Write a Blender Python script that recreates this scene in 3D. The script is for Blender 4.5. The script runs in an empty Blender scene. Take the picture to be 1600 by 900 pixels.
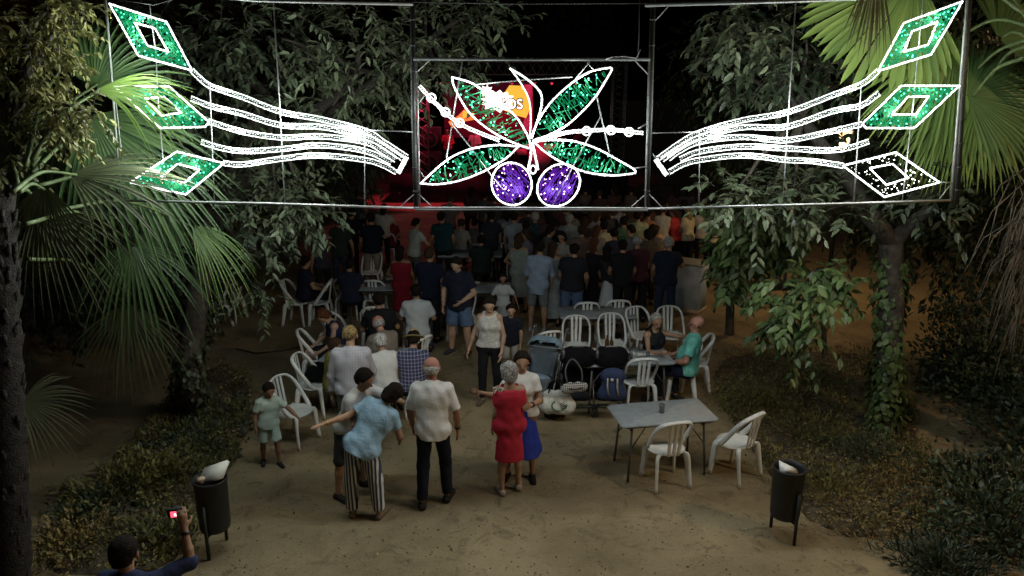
import bpy, math, random
import numpy as np
from mathutils import Vector, Matrix, Euler

random.seed(7)
RNG = np.random.default_rng(7)
scene = bpy.context.scene
COL = scene.collection

# ------------------------------------------------------------------ camera
CAM_H = 4.5
PITCH = math.radians(15.25)
FPX = 1155.0
cam_data = bpy.data.cameras.new('camera')
cam_data.sensor_width = 36.0
cam_data.lens = 36.0 * FPX / 1600.0
cam_data.clip_start = 0.05
cam_data.clip_end = 600.0
cam = bpy.data.objects.new('camera', cam_data)
COL.objects.link(cam)
cam.location = (0, 0, CAM_H)
cam.rotation_euler = (math.radians(90) - PITCH, 0, 0)
scene.camera = cam

# ------------------------------------------------------------------ night sky, moonlight, exposure
world = bpy.data.worlds.new('World')
scene.world = world
world.use_nodes = True
wn = world.node_tree
wn.nodes.clear()
sky = wn.nodes.new('ShaderNodeTexSky')
sky.sky_type = 'NISHITA'
sky.sun_disc = False
sky.sun_elevation = math.radians(-3.0)
sky.sun_rotation = math.radians(200.0)
bg = wn.nodes.new('ShaderNodeBackground')
bg.inputs['Strength'].default_value = 0.05
wo = wn.nodes.new('ShaderNodeOutputWorld')
wn.links.new(sky.outputs[0], bg.inputs[0])
wn.links.new(bg.outputs[0], wo.inputs[0])

moon = bpy.data.lights.new('moon', 'SUN')
moon.energy = 0.012
moon.angle = math.radians(10)
moon.color = (0.75, 0.85, 1.0)
moon_o = bpy.data.objects.new('moon', moon)
moon_o.rotation_euler = (math.radians(35), math.radians(10), math.radians(-20))
COL.objects.link(moon_o)

scene.view_settings.view_transform = 'Standard'
scene.view_settings.look = 'None'
scene.view_settings.exposure = 0.0
scene.view_settings.gamma = 1.0
scene.cycles.use_denoising = True
scene.cycles.use_light_tree = True
scene.cycles.max_bounces = 5
scene.cycles.diffuse_bounces = 3
scene.cycles.sample_clamp_indirect = 3.0
scene.cycles.caustics_reflective = False
scene.cycles.caustics_refractive = False

# ------------------------------------------------------------------ picture point -> place
CP, SP = math.cos(PITCH), math.sin(PITCH)
def ray(px, py):
    x = (px - 800.0) / FPX
    y = -(py - 450.0) / FPX
    return Vector((x, CP + y * SP, -SP + y * CP))
def P(px, py, z=0.0):
    d = ray(px, py)
    t = (z - CAM_H) / d.z
    return Vector((d.x * t, d.y * t, z))
def at(px, py, Y):
    d = ray(px, py)
    t = Y / d.y
    return Vector((d.x * t, Y, CAM_H + d.z * t))
def by_head(px, py, h):
    p = P(px, py, h)
    return p.x, p.y

# ------------------------------------------------------------------ object helpers
def link(o, parent=None):
    COL.objects.link(o)
    if parent is not None:
        o.parent = parent
    return o
def tag(o, label=None, cat=None, group=None, kind=None):
    if label: o['label'] = label
    if cat: o['category'] = cat
    if group: o['group'] = group
    if kind: o['kind'] = kind
    return o
def thing(name, label, cat, loc=(0, 0, 0), rz=0.0, group=None):
    o = bpy.data.objects.new(name, None)
    o.empty_display_size = 0.1
    o.location = loc
    o.rotation_euler = (0, 0, rz)
    link(o)
    return tag(o, label, cat, group)
def copy_tree(o, parent=None):
    c = o.copy()
    COL.objects.link(c)
    if parent is not None:
        c.parent = parent
    for ch in list(o.children):
        copy_tree(ch, c)
    return c

def npmesh(name, V, faces, mats, parent=None, smooth=False, mi=None, attr=None):
    """V (n,3); faces: list of int arrays (k,3) or (k,4)"""
    me = bpy.data.meshes.new(name)
    V = np.asarray(V, np.float32)
    fl = [np.asarray(f, np.int32) for f in faces if len(f)]
    me.vertices.add(len(V))
    me.vertices.foreach_set('co', V.ravel())
    nl = sum(f.size for f in fl)
    npoly = sum(len(f) for f in fl)
    me.loops.add(nl)
    me.polygons.add(npoly)
    me.loops.foreach_set('vertex_index', np.concatenate([f.ravel() for f in fl]) if fl else np.zeros(0, np.int32))
    tot = np.concatenate([np.full(len(f), f.shape[1], np.int32) for f in fl])
    st = np.concatenate([[0], np.cumsum(tot)[:-1]]).astype(np.int32)
    me.polygons.foreach_set('loop_start', st)
    me.polygons.foreach_set('loop_total', tot)
    if mi is not None:
        me.polygons.foreach_set('material_index', np.asarray(mi, np.int32))
    if smooth:
        me.polygons.foreach_set('use_smooth', np.ones(npoly, bool))
    if attr is not None:
        a = me.attributes.new('rnd', 'FLOAT', 'POINT')
        a.data.foreach_set('value', np.asarray(attr, np.float32))
    me.update(calc_edges=True)
    for m in (mats if isinstance(mats, (list, tuple)) else [mats]):
        me.materials.append(m)
    return link(bpy.data.objects.new(name, me), parent)

class MB:
    """collects shapes into one mesh"""
    def __init__(s):
        s.v = []; s.q = []; s.t = []; s.qm = []; s.tm = []; s.n = 0
    def add(s, V, quads=(), tris=(), m=0):
        b = s.n
        s.v.append(np.asarray(V, float)); s.n += len(V)
        for f in quads: s.q.append([i + b for i in f]); s.qm.append(m)
        for f in tris: s.t.append([i + b for i in f]); s.tm.append(m)
    def box(s, c, size, R=None, m=0, taper=1.0):
        x, y, z = [k / 2 for k in size]
        V = np.array([[-x,-y,-z],[x,-y,-z],[x,y,-z],[-x,y,-z],[-x*taper,-y*taper,z],[x*taper,-y*taper,z],[x*taper,y*taper,z],[-x*taper,y*taper,z]])
        if R is not None: V = V @ np.array(R.to_3x3()).T
        s.add(V + np.array(c), [(3,2,1,0),(4,5,6,7),(0,1,5,4),(1,2,6,5),(2,3,7,6),(3,0,4,7)], m=m)
    def rbox(s, c, size, b=0.01, R=None, m=0):
        """box with chamfered vertical and top edges"""
        x, y, z = [k / 2 for k in size]
        def ring(dx, dy, zz, r):
            return [(-dx+r,-dy,zz),(dx-r,-dy,zz),(dx,-dy+r,zz),(dx,dy-r,zz),(dx-r,dy,zz),(-dx+r,dy,zz),(-dx,dy-r,zz),(-dx,-dy+r,zz)]
        V = np.array(ring(x-b*.6, y-b*.6, -z, b) + ring(x, y, -z+b*.6, b) + ring(x, y, z-b*.6, b) + ring(x-b*.6, y-b*.6, z, b))
        if R is not None: V = V @ np.array(R.to_3x3()).T
        Q = []
        for k in range(3):
            for i in range(8):
                j = (i+1) % 8
                Q.append((k*8+i, k*8+j, k*8+8+j, k*8+8+i))
        n0 = s.n
        s.add(V + np.array(c), Q, m=m)
        for base, rev in ((0, True), (24, False)):
            for f in ((0,1,2,3),(0,3,4,7),(7,4,5,6)):
                g = tuple(base+i for i in f)
                s.q.append([n0+i for i in (g[::-1] if rev else g)]); s.qm.append(m)
    def tube(s, pts, r, n=6, m=0, cap=True, flat=None, up=None):
        pts = [Vector(p) for p in pts]
        k = len(pts)
        rs = r if isinstance(r, (list, tuple, np.ndarray)) else [r] * k
        V = []
        prev = None
        for i, p in enumerate(pts):
            t = (pts[min(i+1, k-1)] - pts[max(i-1, 0)])
            if t.length < 1e-9: t = Vector((0, 0, 1))
            t.normalize()
            if up is not None:
                a = Vector(up); a = a - a.dot(t) * t
            elif prev is None:
                a = Vector((0, 0, 1)) if abs(t.z) < .9 else Vector((1, 0, 0))
                a = a - a.dot(t) * t
            else:
                a = prev - prev.dot(t) * t
            if a.length < 1e-6: a = t.orthogonal()
            a.normalize(); prev = a
            b = t.cross(a)
            fa, fb = (1, 1) if flat is None else flat
            for j in range(n):
                an = 2 * math.pi * (j + .5) / n
                V.append(p + (a * (math.cos(an) * fa) + b * (math.sin(an) * fb)) * rs[i])
        Q = []
        for i in range(k - 1):
            for j in range(n):
                j2 = (j + 1) % n
                Q.append((i*n+j, i*n+j2, (i+1)*n+j2, (i+1)*n+j))
        T = []
        V = [tuple(v) for v in V]
        if cap:
            V.append(tuple(pts[0])); V.append(tuple(pts[-1]))
            for j in range(n):
                T.append((k*n, (j+1) % n, j))
                T.append((k*n+1, (k-1)*n+j, (k-1)*n+(j+1) % n))
        s.add(V, Q, T, m)
    def lathe(s, prof, n=20, c=(0, 0, 0), m=0, sx=1, sy=1):
        V = []
        for (r, z) in prof:
            for j in range(n):
                a = 2*math.pi*j/n
                V.append((c[0]+r*math.cos(a)*sx, c[1]+r*math.sin(a)*sy, c[2]+z))
        Q = []
        for i in range(len(prof)-1):
            for j in range(n):
                j2 = (j+1) % n
                Q.append((i*n+j, i*n+j2, (i+1)*n+j2, (i+1)*n+j))
        s.add(V, Q, m=m)
    def beads(s, pts, r, m=0):
        O = np.array([[1,0,0],[-1,0,0],[0,1,0],[0,-1,0],[0,0,1],[0,0,-1]], float)
        T = [(0,2,4),(2,1,4),(1,3,4),(3,0,4),(2,0,5),(1,2,5),(3,1,5),(0,3,5)]
        rr = r if hasattr(r, '__len__') else [r]*len(pts)
        for p, q in zip(pts, rr):
            s.add(O*q + np.array(p), tris=T, m=m)
    def build(s, name, mats, parent=None, smooth=False, kind=None):
        V = np.concatenate(s.v) if s.v else np.zeros((0, 3))
        mi = s.qm + s.tm
        o = npmesh(name, V, [np.array(s.q, np.int32).reshape(-1, 4), np.array(s.t, np.int32).reshape(-1, 3)], mats, parent, smooth, mi)
        if kind: o['kind'] = kind
        return o

def bez(pts, n=24):
    """Catmull-Rom through points"""
    pts = [Vector(p) for p in pts]
    if len(pts) == 2:
        return [pts[0].lerp(pts[1], i/n) for i in range(n+1)]
    ext = [pts[0]*2-pts[1]] + pts + [pts[-1]*2-pts[-2]]
    out = []
    m = max(2, n // (len(pts)-1))
    for i in range(1, len(ext)-2):
        p0, p1, p2, p3 = ext[i-1:i+3]
        for k in range(m):
            t = k/m
            out.append(0.5*((2*p1)+(p2-p0)*t+(2*p0-5*p1+4*p2-p3)*t*t+(3*p1-p0-3*p2+p3)*t**3))
    out.append(pts[-1])
    return out
def resample(pts, step):
    pts = [Vector(p) for p in pts]
    out = [pts[0].copy()]
    acc = 0.0
    for a, b in zip(pts[:-1], pts[1:]):
        L = (b-a).length
        if L < 1e-9: continue
        d = step - acc
        while d <= L:
            out.append(a.lerp(b, d/L)); d += step
        acc = L - (d - step)
    return out

# ------------------------------------------------------------------ materials
_M = {}
def mat(name, col, rough=0.7, var=0.15, scale=8.0, bump=0.0, bscale=40.0, metal=0.0, spec=0.5, emit=None, strength=0.0, attr=False, col2=None, sss=0.0, trans=0.0):
    if name in _M: return _M[name]
    m = bpy.data.materials.new(name)
    m.use_nodes = True
    nt = m.node_tree
    b = nt.nodes['Principled BSDF']
    b.inputs['Roughness'].default_value = rough
    b.inputs['Metallic'].default_value = metal
    b.inputs['Specular IOR Level'].default_value = spec
    c2 = col2 if col2 else tuple(max(0, k*(1-var*1.6)) for k in col)
    c1 = col if col2 else tuple(min(1, k*(1+var)) for k in col)
    tc = nt.nodes.new('ShaderNodeTexCoord')
    mix = nt.nodes.new('ShaderNodeMix'); mix.data_type = 'RGBA'
    mix.inputs[6].default_value = (*c1, 1); mix.inputs[7].default_value = (*c2, 1)
    if attr:
        a = nt.nodes.new('ShaderNodeAttribute'); a.attribute_name = 'rnd'
        nt.links.new(a.outputs['Fac'], mix.inputs[0])
    else:
        n = nt.nodes.new('ShaderNodeTexNoise'); n.inputs['Scale'].default_value = scale; n.inputs['Detail'].default_value = 5
        nt.links.new(tc.outputs['Object'], n.inputs['Vector'])
        mr = nt.nodes.new('ShaderNodeMapRange'); mr.inputs[1].default_value = .35; mr.inputs[2].default_value = .65
        nt.links.new(n.outputs['Fac'], mr.inputs[0])
        nt.links.new(mr.outputs[0], mix.inputs[0])
    nt.links.new(mix.outputs[2], b.inputs['Base Color'])
    if bump:
        n2 = nt.nodes.new('ShaderNodeTexNoise'); n2.inputs['Scale'].default_value = bscale; n2.inputs['Detail'].default_value = 4
        nt.links.new(tc.outputs['Object'], n2.inputs['Vector'])
        bp = nt.nodes.new('ShaderNodeBump'); bp.inputs['Strength'].default_value = bump; bp.inputs['Distance'].default_value = .02
        nt.links.new(n2.outputs['Fac'], bp.inputs['Height'])
        nt.links.new(bp.outputs[0], b.inputs['Normal'])
    if emit:
        b.inputs['Emission Color'].default_value = (*emit, 1)
        b.inputs['Emission Strength'].default_value = strength
    if trans:
        tr = nt.nodes.new('ShaderNodeBsdfTranslucent')
        nt.links.new(mix.outputs[2], tr.inputs[0])
        ms = nt.nodes.new('ShaderNodeMixShader'); ms.inputs[0].default_value = trans
        nt.links.new(b.outputs[0], ms.inputs[1]); nt.links.new(tr.outputs[0], ms.inputs[2])
        nt.links.new(ms.outputs[0], nt.nodes['Material Output'].inputs[0])
    _M[name] = m
    return m
def striped(name, ca, cb, freq, axis=0, plaid=False, rough=.85, duty=.5):
    if name in _M: return _M[name]
    m = mat(name, ca, rough, var=.05)
    nt = m.node_tree; b = nt.nodes['Principled BSDF']
    tc = nt.nodes.new('ShaderNodeTexCoord')
    sep = nt.nodes.new('ShaderNodeSeparateXYZ'); nt.links.new(tc.outputs['Object'], sep.inputs[0])
    def band(ax):
        mu = nt.nodes.new('ShaderNodeMath'); mu.operation = 'MULTIPLY'; mu.inputs[1].default_value = freq
        nt.links.new(sep.outputs[ax], mu.inputs[0])
        fr = nt.nodes.new('ShaderNodeMath'); fr.operation = 'FRACT'; nt.links.new(mu.outputs[0], fr.inputs[0])
        gt = nt.nodes.new('ShaderNodeMath'); gt.operation = 'GREATER_THAN'; gt.inputs[1].default_value = duty
        nt.links.new(fr.outputs[0], gt.inputs[0])
        return gt.outputs[0]
    f = band(axis)
    if plaid:
        g = band(2)
        ad = nt.nodes.new('ShaderNodeMath'); ad.operation = 'ADD'; nt.links.new(f, ad.inputs[0]); nt.links.new(g, ad.inputs[1])
        hv = nt.nodes.new('ShaderNodeMath'); hv.operation = 'MULTIPLY'; hv.inputs[1].default_value = .5; nt.links.new(ad.outputs[0], hv.inputs[0])
        f = hv.outputs[0]
    mx = nt.nodes.new('ShaderNodeMix'); mx.data_type = 'RGBA'
    mx.inputs[6].default_value = (*ca, 1); mx.inputs[7].default_value = (*cb, 1)
    nt.links.new(f, mx.inputs[0]); nt.links.new(mx.outputs[2], b.inputs['Base Color'])
    return m
def cloth(c, tagname=''):
    return mat('cloth_%d_%d_%d' % tuple(int(k*255) for k in c), c, rough=.9, var=.03 if min(c) > .4 else .09, scale=14, bump=.25, bscale=55, spec=.2)
def emis(name, col, s):
    return mat(name, tuple(k*.6 for k in col), .5, var=.0, emit=col, strength=s)

LED_WHITE = emis('led_white', (.94, 1.0, .97), 2.4)
LED_DIM = emis('led_rope_core', (.9, 1.0, .95), .42)
LED_GREEN = emis('led_green', (.08, 1.0, .46), 3.0)
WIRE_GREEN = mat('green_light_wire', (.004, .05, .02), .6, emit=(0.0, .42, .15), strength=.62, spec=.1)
LED_VIOLET = emis('led_violet', (.75, .35, 1.0), 3.2)
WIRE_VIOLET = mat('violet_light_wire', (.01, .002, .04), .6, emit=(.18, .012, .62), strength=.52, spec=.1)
STEEL = mat('galvanised_steel', (.24, .25, .245), .45, .12, 20, metal=.3)
DARK_STEEL = mat('dark_painted_steel', (.022, .025, .023), .55, .15, 10, metal=.2)
WHITE_PLASTIC = mat('white_resin', (.80, .81, .78), .42, .06, 5)
GREY_TOP = mat('grey_table_plastic', (.31, .34, .36), .45, .08, 12, bump=.08, bscale=180)
TABLE_LEG = mat('grey_painted_tube', (.10, .10, .10), .5, .1, 12)
BARK = mat('bark', (.062, .052, .042), .95, .3, 9, bump=.9, bscale=28)
LEAF_A = mat('leaf_mid_green', (.150, .185, .105), .46, attr=True, col2=(.030, .046, .026), trans=.18)
LEAF_B = mat('leaf_fresh_green', (.14, .21, .07), .48, attr=True, col2=(.05, .085, .03), trans=.2)
LEAF_C = mat('leaf_olive', (.23, .22, .065), .55, attr=True, col2=(.06, .07, .026), trans=.15)
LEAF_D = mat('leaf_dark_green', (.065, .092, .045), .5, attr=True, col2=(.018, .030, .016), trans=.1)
LEAF_DRY = mat('leaf_dry', (.38, .27, .10), .7, attr=True, col2=(.10, .08, .028), trans=.1)
FROND = mat('palm_leaf', (.115, .195, .07), .40, attr=True, col2=(.045, .09, .038), trans=.22)
FROND_Y = mat('palm_leaf_yellow_green', (.23, .33, .08), .42, attr=True, col2=(.11, .19, .05), trans=.3)
FROND_OLD = mat('palm_leaf_old', (.12, .13, .06), .6, attr=True, col2=(.045, .055, .03), trans=.12)
FROND_DRY = mat('palm_leaf_dry', (.16, .13, .09), .7, attr=True, col2=(.05, .04, .03))
PETIOLE = mat('palm_petiole', (.11, .15, .06), .5, .2, 12)
# ------------------------------------------------------------------ ground
def ground_material():
    m = bpy.data.materials.new('packed_sand'); m.use_nodes = True
    nt = m.node_tree; b = nt.nodes['Principled BSDF']; b.inputs['Roughness'].default_value = .95
    b.inputs['Specular IOR Level'].default_value = .15
    tc = nt.nodes.new('ShaderNodeTexCoord')
    def noise(s, d=6, r=.6, dist=0):
        n = nt.nodes.new('ShaderNodeTexNoise'); n.inputs['Scale'].default_value = s; n.inputs['Detail'].default_value = d
        n.inputs['Roughness'].default_value = r; n.inputs['Distortion'].default_value = dist
        nt.links.new(tc.outputs['Object'], n.inputs['Vector']); return n.outputs['Fac']
    def ramp(f, a, c):
        r = nt.nodes.new('ShaderNodeMapRange'); r.inputs[1].default_value = a; r.inputs[2].default_value = c
        nt.links.new(f, r.inputs[0]); return r.outputs[0]
    def mix(f, a, c):
        x = nt.nodes.new('ShaderNodeMix'); x.data_type = 'RGBA'
        nt.links.new(f, x.inputs[0])
        for i, k in ((6, a), (7, c)):
            if isinstance(k, tuple): x.inputs[i].default_value = (*k, 1)
            else: nt.links.new(k, x.inputs[i])
        return x.outputs[2]
    c = mix(ramp(noise(.9, 7, .65, .5), .35, .68), (.385, .305, .18), (.21, .165, .097))
    c = mix(ramp(noise(3.1, 8, .7, 1.2), .54, .72), c, (.12, .092, .056))
    c = mix(ramp(noise(5.5, 4, .6, .4), .66, .76), c, (.42, .34, .205))
    c = mix(ramp(noise(38, 4, .7), .60, .70), c, (.12, .092, .058))
    c = mix(ramp(noise(95, 2, .6), .66, .74), c, (.43, .36, .25))
    nt.links.new(c, b.inputs['Base Color'])
    ad = nt.nodes.new('ShaderNodeMath'); ad.operation = 'ADD'
    nt.links.new(noise(14, 8, .7), ad.inputs[0]); nt.links.new(noise(120, 3, .6), ad.inputs[1])
    bp = nt.nodes.new('ShaderNodeBump'); bp.inputs['Strength'].default_value = .7; bp.inputs['Distance'].default_value = .03
    nt.links.new(ad.outputs[0], bp.inputs['Height']); nt.links.new(bp.outputs[0], b.inputs['Normal'])
    return m
SAND = ground_material()
SOIL = mat('leafy_soil', (.085, .068, .042), .95, .4, 6, bump=.9, bscale=30)

from mathutils import noise as mnoise
def hgt(x, y):
    return .025*mnoise.noise(Vector((x*.8, y*.8, 0))) + .012*mnoise.noise(Vector((x*3, y*3, 5)))
xs = np.concatenate([np.linspace(-150, -14, 12), np.linspace(-13, 13, 131), np.linspace(14, 150, 12)])
ys = np.concatenate([np.linspace(-60, -2, 6), np.linspace(-1, 26, 136), np.linspace(27, 250, 20)])
V = [(x, y, hgt(x, y) if (abs(x) < 13 and -1 <= y <= 26) else 0) for y in ys for x in xs]
nx = len(xs)
Q = [(j*nx+i, j*nx+i+1, (j+1)*nx+i+1, (j+1)*nx+i) for j in range(len(ys)-1) for i in range(nx-1)]
tag(npmesh('ground', V, [np.array(Q)], SAND, smooth=True), kind='structure')

def in_poly(x, y, poly):
    c = False
    n = len(poly)
    for i in range(n):
        x1, y1 = poly[i]; x2, y2 = poly[i-1]
        if (y1 > y) != (y2 > y) and x < (x2-x1)*(y-y1)/(y2-y1+1e-12)+x1:
            c = not c
    return c
def poly_dist(x, y, poly):
    best = 1e9
    for i in range(len(poly)):
        ax, ay = poly[i-1]; bx, by = poly[i]
        dx, dy = bx-ax, by-ay
        t = max(0, min(1, ((x-ax)*dx+(y-ay)*dy)/(dx*dx+dy*dy+1e-9)))
        best = min(best, math.hypot(x-ax-dx*t, y-ay-dy*t))
    return best
def bed(pxpoly, height, step=.12):
    poly = [tuple(P(*p)[:2]) for p in pxpoly]
    x0 = min(p[0] for p in poly); x1 = max(p[0] for p in poly); y0 = min(p[1] for p in poly); y1 = max(p[1] for p in poly)
    nx = int((x1-x0)/step)+2; ny = int((y1-y0)/step)+2
    idx = {}; V = []; Q = []
    def vert(i, j):
        if (i, j) in idx: return idx[(i, j)]
        x = x0+i*step; y = y0+j*step
        d = poly_dist(x, y, poly)
        ins = in_poly(x, y, poly)
        z = -.05 if not ins else height*min(1, d/.5)*(.6+.8*(mnoise.noise(Vector((x*1.3, y*1.3, 3)))*.5+.5)) + hgt(x, y) + .02*mnoise.noise(Vector((x*6, y*6, 1)))
        idx[(i, j)] = len(V); V.append((x, y, z)); return idx[(i, j)]
    for j in range(ny):
        for i in range(nx):
            if in_poly(x0+(i+.5)*step, y0+(j+.5)*step, poly):
                Q.append((vert(i, j), vert(i+1, j), vert(i+1, j+1), vert(i, j+1)))
    tag(npmesh('planting_bed', V, [np.array(Q)], SOIL, smooth=True), kind='structure')
    return poly
BED_R_PX = [(1108, 590), (1128, 650), (1195, 735), (1250, 812), (1330, 848), (1450, 842), (1525, 800), (1490, 745), (1440, 700), (1430, 640), (1400, 590), (1340, 552), (1200, 545), (1130, 560)]
BED_L_PX = [(392, 590), (396, 655), (372, 720), (322, 800), (290, 860), (250, 899), (60, 899), (100, 830), (190, 720), (262, 640), (300, 590), (350, 565)]
BED_R = bed(BED_R_PX, .10)
BED_L = bed(BED_L_PX, .10)

# ------------------------------------------------------------------ the illuminated arch
AY = 7.0
def A(px, py, dy=0.0): return at(px, py, AY + dy)
def rope(mb, pxs, r=.0102, step=.0115, smooth=True, closed=False, double=0.0, jit=.0008, m=0):
    if closed: pxs = list(pxs) + [pxs[0]]
    w = [A(*p) for p in pxs]
    c = bez(w, 12*len(w)) if smooth else w
    c = resample(c, step)
    offs = (0.0,) if not double else (-double, double)
    pts = []; core = []
    for i, p in enumerate(c):
        t = (c[min(i+1, len(c)-1)] - c[max(i-1, 0)])
        if t.length < 1e-9: t = Vector((1, 0, 0))
        t.normalize()
        nrm = Vector((-t.z, 0, t.x))
        for o in offs:
            pts.append(p + nrm*(o + random.gauss(0, jit)) + Vector((0, random.gauss(0, .003), 0)))
        if double and i % 2 == 0:
            core.append(p + nrm*random.uniform(-.3, .3)*double + Vector((0, .004, 0)))
    mb.beads(pts, [r*random.uniform(.9, 1.08) for _ in pts], m)
    if core: mb.beads(core, [.008]*len(core), 1)
def shrink(poly, k):
    cx = sum(p[0] for p in poly)/len(poly); cy = sum(p[1] for p in poly)/len(poly)
    return [(cx+(x-cx)*k, cy+(y-cy)*k) for x, y in poly]
def fill(parent, name, poly, hole, n_bulb, n_wire, wire_m, bulb_m, ang=None):
    x0 = min(p[0] for p in poly); x1 = max(p[0] for p in poly); y0 = min(p[1] for p in poly); y1 = max(p[1] for p in poly)
    ins = shrink(poly, .93)
    hol = shrink(hole, 1.12) if hole else None
    def pick():
        for _ in range(500):
            x = random.uniform(x0, x1); y = random.uniform(y0, y1)
            if in_poly(x, y, ins) and not (hol and in_poly(x, y, hol)): return x, y
        return (x0+x1)/2, (y0+y1)/2
    w = MB()
    for k in range(n_wire):
        x, y = pick()
        a = random.uniform(0, 6.28) if ang is None or random.random() < .3 else math.radians(ang) + random.gauss(0, .12)
        L = random.uniform(5, 13) if ang is None or random.random() < .4 else random.uniform(14, 34)
        ok = []
        for s in np.linspace(-.5, .5, 9):
            q = (x+math.cos(a)*L*s + random.gauss(0, .4), y-math.sin(a)*L*s + random.gauss(0, .4))
            if in_poly(q[0], q[1], ins) and not (hol and in_poly(q[0], q[1], hol)): ok.append(q)
            elif s > 0: break
            else: ok = []
        if len(ok) > 2:
            w.tube([A(*q, random.uniform(-.012, .012)) for q in (ok[0], ok[len(ok)//2], ok[-1])], .0042, n=3, cap=False)
    w.build(name + '_wires', wire_m, parent, kind='stuff')
    b = MB()
    for k in range(n_bulb):
        b.beads([A(*pick(), -.015)], random.uniform(.0055, .0095))
    b.build(name + '_bulbs', bulb_m, parent, kind='stuff')
def bars(parent, name, segs, r, m, n=5, dy=.045):
    for s in segs:
        mb = MB(); mb.tube([A(*p, dy) for p in s], r, n=n)
        mb.build(name, m, parent)
def strip_light(pxs, w, parent, every=.55, smooth=True, col=(.93, 1.0, .97)):
    """the light the LED rope gives off, carried by small lamps along it"""
    ln = [A(*p) for p in pxs]
    c = bez(ln, 10*len(ln)) if smooth else ln
    pts = resample(c, every)
    if len(pts) > 1: pts = [a.lerp(b, .5) for a, b in zip(pts[:-1], pts[1:])]
    for p in pts:
        l = bpy.data.lights.new('led_lamp', 'POINT'); l.energy = w; l.color = col; l.shadow_soft_size = .06
        o = bpy.data.objects.new('led_lamp', l); link(o, parent); o.location = p + Vector((0, -.03, 0))
LW = 12.0
def clips(parent, lines, every=.22):
    """short black cable ties round the bars"""
    mb = MB()
    for s in lines:
        for p in resample([A(*q, .045) for q in s], every)[1:]:
            mb.box(p, (.05, .05, .008))
    mb.build('cable_tie', DARK_STEEL, parent, kind='stuff')

def diamond(parent, outer, inner, green=True, nb=60):
    d = MB(); rope(d, outer, smooth=False, closed=True, r=.0105)
    o = d.build('diamond_outline', LED_WHITE, parent); strip_light(outer + [outer[0]], LW*.8, parent, .62, False, (.86, 1.0, .90) if green else (1, 1, .97))
    d2 = MB(); rope(d2, inner, smooth=False, closed=True, r=.0095)
    d2.build('inner_outline', LED_WHITE, o)
    if green: fill(o, 'green_light', outer, inner, nb, 420, WIRE_GREEN, LED_GREEN)
    else:
        w = MB()
        for _ in range(60):
            for _k in range(100):
                x = random.uniform(1320, 1465); y = random.uniform(240, 306)
                if in_poly(x, y, shrink(outer, .9)) and not in_poly(x, y, shrink(inner, 1.2)): break
            w.beads([A(x, y, -.01)], random.uniform(.006, .01))
        w.build('unlit_bulbs', mat('clear_unlit_bulb', (.5, .52, .5), .15), o, kind='stuff')

# left hand panel
c0 = A(410, 330)
lp = thing('light_panel', 'light panel on the left with a white open hand and three green glowing diamonds', 'light panel', (0, 0, 0), 0, 'panels of the illuminated arch')
bars(lp, 'frame', [[(163, -25), (189, 313)], [(189, 313), (420, 318), (647, 325)], [(163, -20), (400, 1), (645, 7)]], .013, STEEL)
bars(lp, 'frame_post', [[(644, -30), (646, 160), (650, 326)]], .030, DARK_STEEL, 4, .10)
bars(lp, 'strut', [[(427, 0), (437, 160), (445, 319)], [(234, 5), (243, 80), (250, 200), (262, 316)], [(328, 135), (335, 316)], [(570, 200), (570, 322)], [(570, 203), (645, 206)], [(647, 303), (626, 323)], [(178, 134), (195, 285)]], .0055, STEEL)
clips(lp, [[(644, -10), (650, 322)]])
L_D = [([(171, 6), (260, 34), (300, 110), (216, 87)], [(211, 36), (242, 44), (263, 81), (230, 71)]),
       ([(179, 135), (264, 135), (326, 190), (321, 198), (250, 200)], [(226, 154), (256, 151), (284, 176), (253, 181)]),
       ([(203, 285), (276, 237), (350, 255), (290, 304)], [(250, 278), (277, 256), (312, 265), (288, 286)])]
for o_, i_ in L_D: diamond(lp, o_, i_, True, 42)
L_S = [[(300, 110), (312, 122), (330, 135), (380, 152), (440, 175), (500, 186), (570, 204), (600, 222), (635, 245)],
       [(299, 154), (330, 166), (380, 178), (440, 196), (500, 198), (570, 214), (600, 228), (628, 247)],
       [(326, 190), (380, 206), (440, 215), (500, 213), (570, 222), (600, 238), (618, 250)],
       [(315, 222), (345, 231), (380, 236), (440, 233), (500, 227), (570, 236), (612, 254)],
       [(350, 255), (380, 257), (440, 248), (500, 243), (570, 250), (600, 259), (620, 270)]]
for s_ in L_S:
    mb = MB(); rope(mb, s_, double=.021, r=.0066); mb.build('finger_rope', [LED_WHITE, LED_DIM], lp); strip_light(s_, LW, lp, .62)
mb = MB(); rope(mb, [(635, 246), (622, 271)], smooth=False, double=.012, r=.0115); mb.build('wrist_rope', [LED_WHITE, LED_DIM], lp)

# right hand panel
rp = thing('light_panel', 'light panel on the right with a white open hand, its lowest diamond unlit', 'light panel', (0, 0, 0), 0, 'panels of the illuminated arch')
bars(rp, 'frame', [[(1486, 313), (1250, 320), (1012, 326)], [(1008, 9), (1240, 2), (1520, -8)], [(1513, -25), (1486, 313)]], .013, STEEL)
bars(rp, 'frame_post', [[(1021, -30), (1016, 160), (1010, 327)], ], .030, DARK_STEEL, 4, .10)
bars(rp, 'outer_post', [[(1517, -40), (1505, 130), (1494, 320)]], .026, DARK_STEEL, 4, .10)
bars(rp, 'strut', [[(1243, 3), (1223, 316)], [(1442, -5), (1427, 160), (1410, 313)], [(1346, 130), (1334, 315)], [(1093, 204), (1092, 322)], [(1019, 208), (1093, 206)], [(1014, 303), (1034, 324)], [(1470, 285), (1488, 285)], [(1484, 290), (1468, 311)], [(1020, 240), (1046, 275)], [(1499, 134), (1506, 134)], [(1044, 10), (1024, 32)]], .0055, STEEL)
clips(rp, [[(1021, -10), (1010, 322)], [(1515, -10), (1495, 310)]])
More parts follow.
